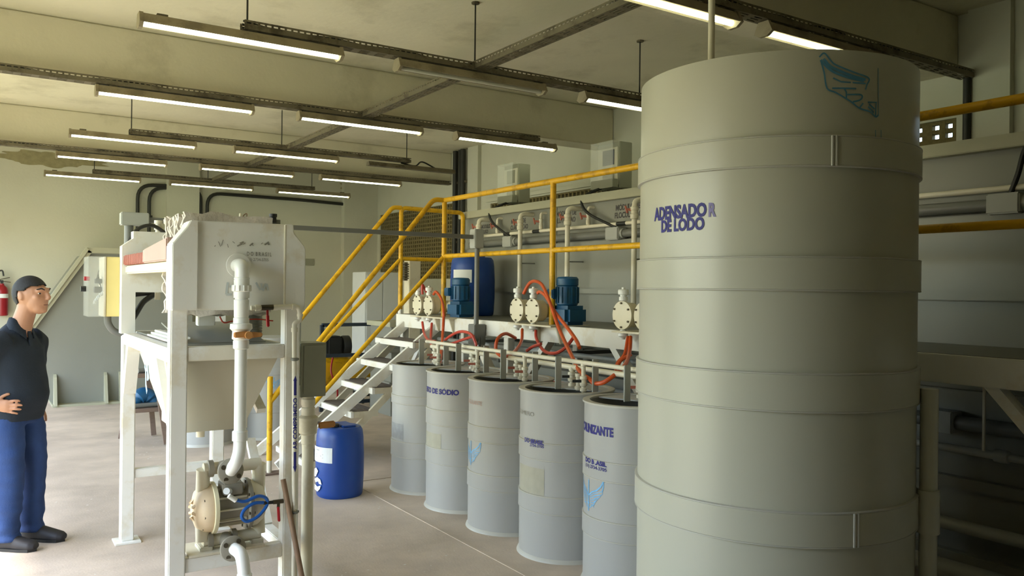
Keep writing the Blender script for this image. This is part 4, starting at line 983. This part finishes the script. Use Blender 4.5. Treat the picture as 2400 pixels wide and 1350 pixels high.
M().lathe([(.120, -.006), (.127, -.004), (.127, .014), (.120, .016)], (xr-.018, py_, zc), (1,0,0), 32).build('clamp_ring', pumpg_m, rc, smooth=True)
for k in range(8):
    a = 2*PI*k/8+.2; c = Vector((xr-.02, py_+.118*math.cos(a), zc+.118*math.sin(a))); M().cyl(c-Vector((.008,0,0)), c+Vector((.02,0,0)), .008, 6).build('bolt', bolt_m, rc)
cb = M().lathe([(.09, 0), (.085, .06), (.085, .12), (.09, .19)], (xl+.02, py_, zc), (1,0,0), 24).build('air_section', pumpg_m, t, smooth=True)
for k in range(10):
    a = 2*PI*k/10; d = Vector((0, math.cos(a), math.sin(a))); c = Vector((0, py_, zc))
    M().bar(c+d*.09+Vector((xl+.03,0,0)), c+d*.09+Vector((xr-.03,0,0)), .006, .018, d).build('rib', head_m, cb)
M().box((xl+.05, py_-.09, zc+.07), (xr-.05, py_+.03, zc+.13)).build('air_valve', pumpg_m, t, bevel=.006)
M().cyl((1.045, py_-.085, zc+.09), (1.02, py_-.135, zc+.105), .016, 14).build('muffler', label_m, t, smooth=True)
for z, s in ((fp.z, 1), (at(555, 1290, Y=3.99).z, -1)):
    mf = M().cyl((xl-.03, py_-.02, z-.01*s), (xr+.05, py_-.02, z-.01*s), .03, 16).build('manifold', head_m, t, smooth=True)
    for x in (xl-.03, xr+.045):
        M().tube(bend([(x+.0, py_-.02, z-.01*s), (x, py_, zc+s*.05)], .02), .033, 16).build('manifold_elbow', head_m, mf, smooth=True)
    for x in (1.0, 1.115): M().lathe([(.03, -.014), (.042, -.012), (.042, .012), (.03, .014)], (x-.03, py_-.02, z-.01*s), (1,0,0), 18).build('clamp', pumpg_m, mf, smooth=True)
    c = Vector((fp.x + (.0 if s > 0 else .015), 4.035, z))
    fl = M().lathe([(.058, 0), (.06, .003), (.06, .016), (.055, .019)], c, (0,-1,.12), 30).build('flange', pumpg_m, mf, smooth=True)
    M().cyl(c, (c.x, py_-.02, z-.01*s), .034, 16).build('flange_neck', pumpg_m, mf, smooth=True)
    for k in range(4):
        a = PI/4 + k*PI/2 + .2; q = c + Vector((.043*math.cos(a), -.016, .043*math.sin(a))); M().cyl(q, q+Vector((0,-.008,0)), .011, 12).build('bolt', bolt_m, fl)
for x in (xl-.02, xr+.03): M().box((x-.03, py_-.06, .316), (x+.03, py_+.06, .345)).build('foot', cream_m, t, bevel=.004)
zbm = at(555, 1290, Y=3.99).z
t = thing('suction_pipe', 'white plastic elbow pipe leaving the bottom of the diaphragm pump', 'pipe', (1.07, 3.95, 0))
M().tube(bend([(fp.x+.02, 4.03, zbm), (fp.x+.035, 3.95, zbm-.005), (fp.x+.045, 3.93, zbm-.09), (fp.x+.045, 3.93, 0.0)], .04, 6), .030, 18).build('pipe', pvcw_m, t, smooth=True)
M().lathe([(.030, 0), (.035, .002), (.035, .03), (.03, .034)], (fp.x+.045, 3.93, zbm-.13), n=20).build('socket', pvcw_m, t, smooth=True)
# blue air hose with red-lever valve
A = lambda x, y, Y=4.05: at(x, y, Y=Y)
t = thing('air_hose', 'blue looped air hose with red lever valve at the pump', 'hose', A(600, 1200))
M().tube(spline([A(553,1172), A(575,1175), A(605,1163), A(624,1168), A(625,1185), A(605,1210), A(580,1222), A(567,1212), A(573,1195), A(595,1180), A(618,1178)], 8), .0085, 8).build('hose', bhose_m, t, smooth=True)
M().cyl(A(536,1162), A(553,1173), .012, 12).build('white_fitting', pvcw_m, t, smooth=True)
M().cyl(A(618,1179), A(640,1177), .0085, 10).build('black_fitting', dark_m, t, smooth=True)
M().cyl(A(640,1177), A(664,1174), .011, 10).build('brass_valve', bolt_m, t, smooth=True)
M().bar(A(653,1178), A(652,1190), .012, .012).build('lever_neck', bolt_m, t)
M().bar(A(652,1188,4.04), A(654,1222,4.04), .011, .018, (0,1,0)).build('red_lever', red_m, t, bevel=.003)

# compressed air line on the right leg
t = thing('air_line', 'thin cream pipe lettered AR COMPRIMIDO on the press leg', 'pipe', (1.35, 4.03, .1))
ya = 4.045; B = lambda x, y: at(x, y, Y=ya)
M().tube(bend([B(588,722), B(702,718), B(703,752), B(690,757), B(690,775), B(689,1360)], .03, 5), .012, 28).build('pipe', pvc_m, t, smooth=True)
for (a, b) in (((598,722),(608,721)), ((640,720),(650,720)), ((684,719),(690,719)), ((703,735),(703,742)), ((690,768),(690,778))): M().cyl(B(*a), B(*b), .016, 12).build('socket', pvc_m, t, smooth=True)
M().cyl(B(612,721), B(640,720), .014, 10).build('ball_valve', bolt_m, t, smooth=True)
M().bar(B(627,722), B(627,740), .010, .012, (0,1,0)).bar(B(627,738), B(628,766), .012, .022, (0,1,0)).build('red_lever', red_m, t, bevel=.003)
for y in (842, 1200):
    c = B(690, y); M().lathe([(.013, -.008), (.019, -.006), (.019, .006), (.013, .008)], c, n=14).bar(c+Vector((.0,.0,0)), c+Vector((.022,.005,0)), .014, .01).build('pipe_clip', gray_m, t, smooth=True)
q = B(690, 1052)
vf = text_mesh('AR COMPRIMIDO', .030, .03, .86)
bmt = bmesh.new(); bv = [bmt.verts.new((x, y, 0)) for x, y in vf[0]]
for f_ in vf[1]:
    try: bmt.faces.new([bv[i] for i in f_])
    except ValueError: pass
bmesh.ops.triangulate(bmt, faces=bmt.faces); bmesh.ops.subdivide_edges(bmt, edges=bmt.edges, cuts=3, use_grid_fill=True)
bmt.verts.index_update(); vf = ([(v.co.x, v.co.y) for v in bmt.verts], [tuple(v.index for v in f_.verts) for f_ in bmt.faces]); bmt.free()
c = B(690, 1000); xc = c.x
L = max(v[0] for v in vf[0]); zs = q.z
def wrap(vs, z0): 
    out = []
    for x, y in vs:
        th = -PI/2 + (y-.0105)/.0126 * -1
        xx = c.x + (B(689,1340).x - c.x) * (c.z - z0 - x) / (c.z - B(689,1340).z)
        out.append((xx + .0132*math.cos(th), ya + .0132*math.sin(th), z0 + x))
    return out
kz = (B(690, 932).z - zs) / L
on = M().add(wrap([(x*kz, y) for x, y in vf[0]], zs), vf[1]); on.build('lettering', ink_m, t)
def arrow(z0, z1, zt):
    m = M(); n_ = 6
    for k in range(n_):
        h0, h1 = .0035 + .014*k/n_, .0035 + .014*(k+1)/n_
        m.add(wrap([(z0, h0), (z0, h1), (z1, h1), (z1, h0)], 0), [(0, 1, 2, 3)])
        a0, a1 = .021*k/n_, .021*(k+1)/n_; e = lambda a: z1 + (zt-z1)*(1-abs(a-.0105)/.0105)
        m.add(wrap([(z1, a0), (z1, a1), (e(a1), a1), (e(a0), a0)], 0), [(0, 1, 2, 3)])
    return m.build('arrow', ink_m, t)
arrow(B(690, 926).z, B(690, 892).z, B(690, 880).z); arrow(B(690, 1058).z, B(690, 1092).z, B(690, 1106).z)

# grey box and drain pipe right of the press
t = thing('junction_cabinet', 'grey rectangular cabinet hung on the press right leg', 'electrical box', (1.49, 4.28, 1.03))
M().box((1.425, 4.20, 1.035), (1.565, 4.36, 1.32)).build('body', encl_m, t, bevel=.003)
M().box((1.44, 4.194, 1.05), (1.555, 4.201, 1.31)).build('door', encl_m, t, bevel=.003)
M().box((1.39, 4.20, 1.10), (1.426, 4.30, 1.14)).build('bracket', encl_m, t)
t = thing('drain_pipe', 'grey-white vertical drain pipe with orange-handled valve below the grey cabinet', 'pipe', (1.475, 4.27, 0))
xd, yd = at(722, 1000, Y=4.27).x, 4.27; Zd = lambda y: at(724, y, Y=yd).z
M().lathe([(.031, 0), (.031, Zd(1040)), (.036, Zd(1038)), (.036, Zd(1018)), (.047, Zd(1014)), (.049, Zd(990)), (.053, Zd(986)), (.053, Zd(978)), (.045, Zd(975)), (.036, Zd(972)), (.036, Zd(955)), (.031, Zd(953)), (.037, Zd(948)), (.037, Zd(935)), (.031, Zd(932)), (.031, 1.034)], (xd, yd, 0), n=24).build('pipe', cream_m, t, smooth=True)
M().bar((xd+.05, yd-.02, Zd(998)), (xd+.14, yd-.03, Zd(996)), .02, .035).build('valve_handle', handle_m, t, bevel=.006)
t = thing('overflow_pipe', 'grey pipe with elbow rising behind the grey cabinet', 'pipe', (1.47, 4.42, 1.05))
M().tube(bend([(1.40, 4.45, 1.56), (1.475, 4.45, 1.56), (1.475, 4.45, 1.05)], .05, 6), .034, 16).build('pipe', pvcl_m, t, smooth=True)
# broom handle
a = at(666, 1127, Y=4.03); 
t = thing('broom_handle', 'brown wooden broom handle leaning on the press right leg', 'broom', (1.36, 3.95, 0))
b_ = Vector((a.x+.10, 3.93, 0.0)); M().cyl(b_, Vector((a.x+.006, 4.066, a.z)), .0135, 12).build('stick', stick_m, t, smooth=True)
M().box((b_.x-.11, b_.y-.03, 0.0), (b_.x+.11, b_.y+.03, .06)).build('brush', dark_m, t, bevel=.01)

# ------------------------------------------------------------------ far end of the hall
t = thing('clarifier_tank', 'grey tank with a sloping flanged side against the far wall', 'tank', (1.4, 13, 0))
pf = [(.86, .02), (2.6, .02), (2.6, 2.03), (1.26, 2.03), (.52, .86), (.52, .5)]
M().prism(pf, 12.36, 13.9).build('body', mod_m, t)
def flange(a, b, w=.085):
    a = Vector((a[0], 12.33, a[1])); b = Vector((b[0], 12.33, b[1])); M().bar(a, b, .10, w, (b-a).cross(Vector((0,1,0)))).build('flange', mod_rim, t)
flange((1.27, 2.06), (.50, .86), .05); flange((1.24, 2.07), (2.6, 2.07), .07)
M().bar((1.235, 12.30, 2.09), (.47, 12.30, .88), .04, .10, (0, 1, 0)).build('slope_strip', mod_rim, t)
for x in (.86, 1.46, 1.64, 2.2): M().prism([(12.36, .02), (12.36, .42), (12.30, .38), (12.16, .02)], x, x+.035, 'x').build('gusset', mod_rim, t)
M().box((.84, 12.2, 0), (2.62, 13.9, .03)).build('base_plate', mod_rim, t)

t = thing('fire_extinguisher', 'red fire extinguisher hung on the far wall behind the man', 'extinguisher', (.33, YW-.11, 1.1))
ex = at(4, 700, Y=YW-.11).x; 
M().lathe([(.07, 1.14), (.082, 1.15), (.082, 1.50), (.07, 1.55), (.03, 1.59), (.03, 1.61)], (ex, YW-.11, 0), n=28).build('cylinder', red_ext, t, smooth=True)
M().box((ex-.02, YW-.13, 1.61), (ex+.02, YW-.09, 1.66)).build('valve', dark_m, t, bevel=.004)
M().bar((ex-.02, YW-.11, 1.67), (ex+.10, YW-.11, 1.70), .02, .012).build('upper_lever', bolt_m, t)
M().bar((ex-.01, YW-.11, 1.645), (ex+.11, YW-.11, 1.63), .02, .012).build('lower_lever', bolt_m, t)
M().tube(spline([(ex-.02, YW-.11, 1.64), (ex-.06, YW-.13, 1.76), (ex+.0, YW-.14, 1.80), (ex+.02, YW-.15, 1.72)]), .011, 8).build('hose', dark_m, t, smooth=True)
M().lathe([(.0835, 1.40), (.0837, 1.40), (.0837, 1.46), (.0835, 1.46)], (ex, YW-.11, 0), n=28).build('label_band', label_m, t, smooth=True)
M().box((ex-.03, YW-.03, 1.25), (ex+.03, YW-.002, 1.45)).build('wall_bracket', dark_m, t)

# two more grey drums behind the press
for k, (x, y, lab) in enumerate(((1.98, 8.80, 'grey drum on the floor seen through the press frame, left of two'), (2.66, 8.85, 'grey drum with a blue mark seen behind the press hopper, right of two'))):
    t = thing('storage_drum', lab, 'drum', (x, y, 0), 'grey storage drums behind the press')
    M().lathe([(.29, 0), (.29, 1.05), (.27, 1.05), (.27, .06)], (x, y, 0), n=48).build('shell', pp_gray, t, smooth=True)
    M().lathe([(.28, 0), (.302, 0), (.29, .025)], (x, y, 0), n=48).build('base_weld', pp_gray2, t, smooth=True)
    for z0, z1 in ((.28, .36), (.68, .76)): ring(M(), (x, y), .294, z0, z1, 48).build('band', pp_gray, t, smooth=True)
    M().lathe([(.27, 1.045), (.30, 1.045), (.30, 1.07), (.1, 1.075)], (x, y, 0), n=48).build('lid', pp_gray, t, smooth=True)
    if k: on_cyl(emblem(.09), (x, y), .29, cyl_hit(642, 915, (x, y), .29)[0], .62, 'winged_emblem', wing_m, t)

# low wooden trolley with tools
t = thing('work_stool', 'weathered wooden step stool with tools seen through the press frame', 'stool', (1.5, 9.1, 0))
for (x, y, dx) in ((1.27, 9.36, .11), (1.62, 8.83, -.10), (1.30, 9.52, .10), (1.60, 9.42, -.06)): M().bar((x, y, .01), (x+dx, y+.03, .72), .05, .03, (0,1,0)).build('leg', wood_m, t)
for z, x0, x1 in ((.68, 1.36, 1.56), (.33, 1.31, 1.60)):
    for k in range(3): M().box((x0, 8.92+.17*k, z), (x1, 9.07+.17*k, z+.035)).build('plank', wood_m, t, bevel=.003)
o = M().tube(spline([(1.34, 9.1, .39), (1.40, 9.12, .46), (1.48, 9.14, .48), (1.56, 9.12, .40)]), [.05]*3+[.06]*3+[.08]*6+[.075]*4+[.05]*3, 10).build('blue_rag', blue_m, smooth=True); setp(o, 'crumpled blue cloth on the lower plank of the stool', 'cloth')
for k, (y, z) in enumerate(((9.0, .39), (9.22, .39))):
    o = M().cyl((1.34, y, z), (1.64, y+.05, z), .024, 10).build('pipe_offcut', pvcg_m, smooth=True); setp(o, 'grey pipe offcut on the lower plank of the stool, %s one' % ('front', 'rear')[k], 'pipe', 'pipe offcuts on the stool')
o = M().cyl((1.38, 9.05, .74), (1.62, 9.1, .74), .026, 10).build('pipe_offcut', pvcg_m, smooth=True); setp(o, 'grey pipe offcut on the top plank of the stool', 'pipe', 'pipe offcuts on the stool')

# compressor in its frame behind the stairs
t = thing('air_compressor', 'yellow air compressor with black motor behind the stairs', 'compressor', (4.1, 10.5, 0))
M().tube([(3.65, 10.5, .48), (3.70, 10.5, .48), (4.6, 10.5, .48), (4.65, 10.5, .48)], [.10, .19, .19, .10], 24).build('air_tank', yellow_m, t, smooth=True)
M().box((3.88, 10.38, .70), (4.10, 10.62, .96)).build('motor', dark_m, t, bevel=.03)
M().lathe([(.13, 0), (.14, .02), (.14, .10), (.06, .12)], (4.12, 10.5, .82), (1,0,0), 20).build('flywheel', dark_m, t, smooth=True)
for x in (3.8, 4.5):
    for y in (10.36, 10.64): M().bar((x, y, 0), (x, y, .40), .03, .03).build('leg', galv_m, t)
M().tube(spline([(3.95, 10.35, .7), (3.9, 10.28, .5), (3.97, 10.25, .3), (4.0, 10.3, .15)]), .012, 8).build('hose', red_m, t, smooth=True)
t = thing('steel_frame', 'dark blue steel tube frame around the compressor', 'frame', (4.0, 10.2, 0))
for a, b in (((3.74, 10.2, 1.12), (4.75, 10.2, 1.12)), ((3.74, 10.2, 0), (3.74, 10.2, 1.12)), ((4.72, 10.2, 0), (4.72, 10.2, 1.12)), ((3.74, 10.2, .72), (4.75, 10.2, .72)), ((3.74, 10.2, .1), (4.75, 10.2, .1))): M().bar(a, b, .045, .045).build('tube', navy_m, t)
t = thing('rinse_tank', 'grey rectangular tank with rim flanges behind the stairs', 'tank', (4.9, 10.6, 0))
M().box((4.35, 9.4, 0), (5.2, 10.05, 1.14)).build('body', mod_m, t, bevel=.004)
M().box((4.31, 9.36, 1.12), (5.24, 10.09, 1.18)).build('top_rim', mod_rim, t, bevel=.004)
M().box((4.31, 9.36, .80), (5.24, 10.09, .85)).build('middle_rim', mod_m, t, bevel=.004)
M().box((4.31, 9.36, .38), (5.24, 10.09, .43)).build('middle_rim', mod_m, t, bevel=.004)
t = thing('white_cabinet', 'white metal cabinet standing behind the stairs', 'cabinet', (5.0, 11.5, 0))
M().box((4.80, 11.3, .05), (5.35, 11.8, 1.84)).build('body', cabw_m, t, bevel=.006)
M().box((4.82, 11.288, .1), (5.07, 11.301, 1.80)).build('door', cabw_m, t, bevel=.004)
M().box((5.08, 11.288, .1), (5.33, 11.301, 1.80)).build('door', cabw_m, t, bevel=.004)
M().box((4.82, 11.32, 0), (5.33, 11.78, .05)).build('plinth', dark_m, t)
t = thing('cream_post', 'cream square post with a round fan guard beside the stairs top', 'post', (4.45, 9.0, 0))
M().box((4.32, 8.85, 0), (4.47, 9.0, 1.96)).build('post', cream_m, t, bevel=.005)
for k in range(7): M().lathe([(.07, 0), (.074, .002), (.074, .010), (.07, .012)], (4.29, 8.93, 1.72+.028*k), n=20).build('guard_ring', galv_m, t, smooth=True)
M().box((4.28, 8.90, 1.70), (4.325, 8.96, 1.92)).build('guard_core', galv_m, t)
o = M().box((2.0, YW-.02, 1.72), (2.25, YW, 1.84)).build('wall_box', encl_m); 
setp(o, 'small pale box on the far wall behind the press', 'box')
q = at(720, 614, Y=YW-.03); o.location = (q.x, YW-.012, q.z-.06)

# ------------------------------------------------------------------ the man
def ell(m, c, r, n=20, k=12, rot=None):
    vs = []; R = rot or Matrix.Identity(3)
    for i in range(k+1):
        ph = PI*i/k
        for j in range(n):
            a = 2*PI*j/n; v = Vector((r[0]*math.sin(ph)*math.cos(a), r[1]*math.sin(ph)*math.sin(a), r[2]*math.cos(ph))); vs.append(Vector(c) + R @ v)
    return m.add(vs, [(i*n+j, (i+1)*n+j, (i+1)*n+(j+1)%n, i*n+(j+1)%n) for i in range(k) for j in range(n)])
def loft(m, secs, n=28, ref=(1, 0, 0), sq=2.3):
    "secs: (centre, half-depth along ref, half-width across)"
    k = len(secs); vs = []; ref = Vector(ref)
    P = [Vector(s[0]) for s in secs]
    for i, s in enumerate(secs):
        d = (P[min(i+1, k-1)] - P[max(i-1, 0)]).normalized()
        u = (ref - d*ref.dot(d)).normalized(); w = d.cross(u)
        for j in range(n):
            a = 2*PI*j/n; e = (abs(math.cos(a))**sq + abs(math.sin(a))**sq)**(-1/sq)
            vs.append(P[i] + u*(s[1]*e*math.cos(a)) + w*(s[2]*e*math.sin(a)))
    return m.add(vs, [(i*n+j, i*n+(j+1)%n, (i+1)*n+(j+1)%n, (i+1)*n+j) for i in range(k-1) for j in range(n)] + [tuple(range(n))[::-1], tuple(range((k-1)*n, k*n))])
def remesh(m, name, mt, parent, vox, smooth=4, folds=None, origin=None):
    o = m.build(name, mt, None, keep=True)
    md = o.modifiers.new('r', 'REMESH'); md.mode = 'VOXEL'; md.voxel_size = vox; md.use_smooth_shade = True
    sm = o.modifiers.new('s', 'SMOOTH'); sm.iterations = smooth; sm.factor = .5
    bpy.context.view_layer.update()
    me = bpy.data.meshes.new_from_object(o.evaluated_get(bpy.context.evaluated_depsgraph_get()))
    bpy.data.objects.remove(o)
    if folds:
        nm = [v.normal.copy() for v in me.vertices]
        for v, n_ in zip(me.vertices, nm): v.co += n_ * folds(v.co)
    for p in me.polygons: p.use_smooth = True
    me.materials.clear(); me.materials.append(mt); me.name = name
    o = bpy.data.objects.new(name, me); C.objects.link(o)
    if parent: o.parent = parent
    return o
skin_m = mat('skin', (172, 124, 94), .55, var=.05, scale=14)
hair_m = mat('black_hair', (20, 19, 20), .7, var=.2, scale=60, bump=.4, bscale=220)
polo_m = mat('navy_polo', (24, 34, 46), .85, var=.08, scale=10, bump=.2, bscale=120)
jean_m = mat('blue_jeans', (34, 60, 108), .85, var=.14, scale=9, dirt=(62, 88, 140), dirt_amt=.35, dirt_scale=4, bump=.25, bscale=160, dirt_sharp=.3)
shoe_m = mat('dark_shoe', (38, 36, 38), .65, var=.1)
# local frame: +x the way he faces, +y his left (away from camera), z up
b = M()
# neck and head (tilted forward)
loft(b, [((.025, 0, 1.30), .060, .066), ((.045, 0, 1.38), .056, .060), ((.070, 0, 1.45), .054, .057), ((.085, 0, 1.50), .055, .058)], ref=(1,0,0), n=20)
HX, HZ = .105, 1.545
ell(b, (HX-.012, 0, HZ+.010), (.098, .076, .100))
ell(b, (HX+.030, 0, HZ-.030), (.068, .063, .082))
ell(b, (HX+.050, 0, HZ-.068), (.045, .050, .048))
ell(b, (HX+.078, 0, HZ-.092), (.018, .026, .018))
ell(b, (HX+.070, 0, HZ+.030), (.030, .054, .022))
ell(b, (HX+.088, 0, HZ+.040), (.012, .048, .010))
loft(b, [((HX+.090, 0, HZ+.030), .010, .010), ((HX+.100, 0, HZ+.012), .012, .010), ((HX+.113, 0, HZ-.012), .013, .014), ((HX+.103, 0, HZ-.025), .012, .017)], n=12)
ell(b, (HX+.088, 0, HZ-.052), (.013, .024, .0075)); ell(b, (HX+.085, 0, HZ-.064), (.013, .022, .0075))
for s in (-1, 1):
    ell(b, (HX+.058, s*.040, HZ-.012), (.026, .022, .020))
    ell(b, (HX-.020, s*.078, HZ-.004), (.018, .008, .030), rot=Matrix.Rotation(-.2, 3, 'Y'))
# torso core so that the figure is one surface under the clothes
loft(b, [((-.02, 0, .80), .07, .12), ((-.01, 0, 1.0), .08, .13), ((0, 0, 1.18), .08, .14), ((.02, 0, 1.29), .06, .12), ((.03, 0, 1.33), .05, .06)], n=20)
for s, kx in ((-1, 0.0), (1, 0.0)):   # legs core
    loft(b, [((-.01, s*.09, .85), .06, .06), ((.045, s*.10, .45), .035, .035), ((.03, s*.10, .09), .028, .028)], n=14)
# right arm (near camera): elbow back, hand on hip
SR = Vector((.0, -.185, 1.245)); ER = Vector((-.135, -.330, 1.00)); WR = Vector((.015, -.232, .905))
loft(b, [(SR, .052, .052), (SR.lerp(ER, .5), .048, .046), (ER, .040, .040), (ER.lerp(WR, .3), .043, .041), (ER.lerp(WR, .75), .033, .030), (WR, .029, .026)], n=18, ref=(0, 0, 1))
# hand: palm and five separate fingers pointing forward over the shirt
loft(b, [(WR, .026, .020), (Vector((.045, -.208, .895)), .036, .017), (Vector((.092, -.196, .887)), .040, .016), (Vector((.108, -.192, .884)), .036, .012)], n=16, ref=(0, 0, 1))
fing = [((.100, -.194, .914), (.138, -.184, .920), (.162, -.168, .916), .0088), ((.106, -.194, .894), (.148, -.184, .895), (.176, -.166, .890), .0092), ((.104, -.194, .873), (.145, -.184, .870), (.170, -.168, .864), .0088), ((.096, -.192, .854), (.130, -.184, .847), (.150, -.170, .840), .0080)]
for a, c_, d, r in fing: b.tube([a, Vector(a).lerp(Vector(c_), .5), c_, Vector(c_).lerp(Vector(d), .6), d], [r*1.05, r, r, r*.92, r*.7], 10)
b.tube([(.040, -.202, .915), (.06, -.186, .942), (.08, -.176, .954), (.095, -.170, .956)], [.012, .011, .010, .008], 10)
# left arm (far side), also on the hip
b.tube([(.0, .185, 1.245), (-.05, .235, 1.03), (-.02, .235, .84), (-.01, .235, .77)], [.052, .040, .028, .024], 14)
for k in range(4): b.tube([(.025-.02*k, .235, .77), (.03-.02*k, .23, .72), (.032-.02*k, .222, .685 + .006*abs(k-1.5))], [.0095, .009, .007], 8)
b.tube([(.02, .235, .80), (.045, .225, .76), (.052, .218, .73)], [.011, .0095, .008], 8)
man = remesh(b, 'person', skin_m, None, .0055, 3)
setp(man, 'dark-haired man in navy polo shirt and blue jeans with hands on hips', 'person')
# face details
eye_m = mat('eye_white', (196, 190, 180), .3)
def part(m, name, mt, smooth=True):
    o = m.build(name, mt, None, keep=True, smooth=smooth); o.parent = man; return o
for s in (-1, 1):
    part(ell(M(), (HX+.0765, s*.037, HZ+.012), (.008, .0115, .0048)), 'eye', eye_m)
    part(ell(M(), (HX+.0800, s*.0395, HZ+.012), (.0062, .0075, .0052)), 'iris', hair_m)
    part(M().tube([(HX+.094, s*.018, HZ+.034), (HX+.090, s*.038, HZ+.042), (HX+.070, s*.056, HZ+.036)], [.005, .006, .003], 8), 'eyebrow', hair_m)
part(ell(M(), (HX+.093, 0, HZ-.058), (.010, .021, .0028)), 'mouth', mat('mouth', (112, 62, 54), .5))
# hair: cap over the skull, cut at the hairline
h = M(); ell(h, (HX-.014, 0, HZ+.016), (.1055, .0835, .1065), 72, 60)
def hair_ok(v):
    x, y, z = v.x-HX, v.y, v.z-HZ
    z += .004*noise.noise(Vector((x*60, y*60, z*60)))
    if x > .045: lim = .068 - .012*min(1, abs(y)/.05)
    elif x > .012: lim = .030 + (x-.012)/.033*.030
    elif x > -.002: lim = -.010          # sideburn
    elif x > -.040: lim = .026           # over the ear
    else: lim = -.050 - (-.040-x)*.35
    return z > lim
keep = [hair_ok(v) for v in h.v]; h.f = [f for f in h.f if all(keep[i] for i in f)]
ho = part(h, 'hair', hair_m); sd2 = ho.modifiers.new('thick', 'SOLIDIFY'); sd2.thickness = .007; sd2.offset = -1
# polo shirt
def folds(v):
    return .006*noise.noise(Vector((v.x*5, v.y*4, v.z*14))) + .005*noise.noise(Vector((v.x*16, v.y*12, v.z*9+3)))
s_ = M()
loft(s_, [((-.005, 0, .79), .138, .184), ((.004, 0, .86), .152, .188), ((.018, 0, .94), .160, .184), ((.010, 0, 1.04), .146, .180), ((-.005, 0, 1.14), .138, .190), ((-.012, 0, 1.22), .126, .196), ((-.005, 0, 1.28), .098, .165), ((.012, 0, 1.325), .074, .105), ((.024, 0, 1.35), .064, .074)], n=40)
for sg in (-1, 1):
    A_ = Vector((.0, sg*.13, 1.255)); D_ = Vector((-.155, -.325, 1.02)) if sg < 0 else Vector((-.05, .235, 1.0)); S0 = Vector((.0, sg*.185, 1.245))
    loft(s_, [(A_, .085, .085), (S0, .078, .075), (S0.lerp(D_, .45), .073, .068), (S0.lerp(D_, .72), .070, .064)], n=24, ref=(0, 0, 1))
shirt = remesh(s_, 'polo_shirt', polo_m, man, .009, 5, folds)
cv = []; nn = 30
for q in range(nn + 1):
    a = .42 + (2*PI - .84)*q/nn; fr = max(0, math.cos(a)); dz = -.055*fr**2
    ca, sa = math.cos(a), math.sin(a)
    cv += [(.030+.060*ca, .064*sa, 1.385+dz+.022*(1-fr)), (.028+.080*ca, .086*sa, 1.335+dz*1.3), (.028+.070*ca, .076*sa, 1.335+dz*1.3)]
cf = []
for q in range(nn): a_ = 3*q; cf += [(a_, a_+3, a_+4, a_+1), (a_+1, a_+4, a_+5, a_+2)]
co = part(M().add(cv, cf), 'collar', polo_m); cs = co.modifiers.new('t', 'SOLIDIFY'); cs.thickness = .004
part(M().prism([(.086, 1.335), (.098, 1.30), (.113, 1.20), (.108, 1.20), (.090, 1.30), (.078, 1.335)], -.014, .014, 'y'), 'placket', polo_m, False)
# jeans
j = M()
loft(j, [((-.01, 0, .90), .122, .160), ((-.012, 0, .82), .130, .168), ((-.015, 0, .76), .128, .168)], n=32)
legs = {-1: [(-.012, .80, .118, .098), (.0, .70, .115, .094), (.018, .58, .102, .085), (.030, .45, .092, .078), (.026, .30, .086, .072), (.02, .16, .078, .068), (.02, .06, .088, .074)],
        1: [(-.005, .80, .108, .095), (.02, .70, .102, .088), (.048, .58, .088, .078), (.060, .45, .076, .070), (.05, .30, .074, .066), (.045, .16, .068, .062), (.045, .06, .080, .068)]}
for sg, L in legs.items(): loft(j, [((x, sg*(.088+.015*(.8-z)), z), a, c2) for x, z, a, c2 in L], n=28)
jeans = remesh(j, 'jeans', jean_m, man, .009, 4, lambda v: .008*noise.noise(Vector((v.x*7, v.y*7, v.z*20))) * (1 + 1.2*max(0, .35-v.z)*3))
for sg, x in ((-1, .03), (1, .075)):
    f = M(); y = sg*.10
    loft(f, [((x-.085, y, .035), .030, .036), ((x-.05, y, .045), .045, .042), ((x+.03, y, .050), .048, .042), ((x+.10, y, .040), .038, .048), ((x+.165, y, .032), .030, .046), ((x+.195, y, .028), .018, .028)], n=20, ref=(0, 0, 1))
    so = remesh(f, 'shoe', shoe_m, man, .007, 3)
    for v in so.data.vertices: v.co.z = max(v.co.z, .0)
    part(M().prism([(x-.080, y-.034), (x+.10, y-.046), (x+.165, y-.04), (x+.198, y), (x+.165, y+.04), (x+.10, y+.046), (x-.080, y+.034), (x-.090, y)], 0, .018, 'z'), 'sole', dark_m, False)
man.location = (.205, 5.93, 0); man.rotation_euler = (0, 0, -YAW - .10)
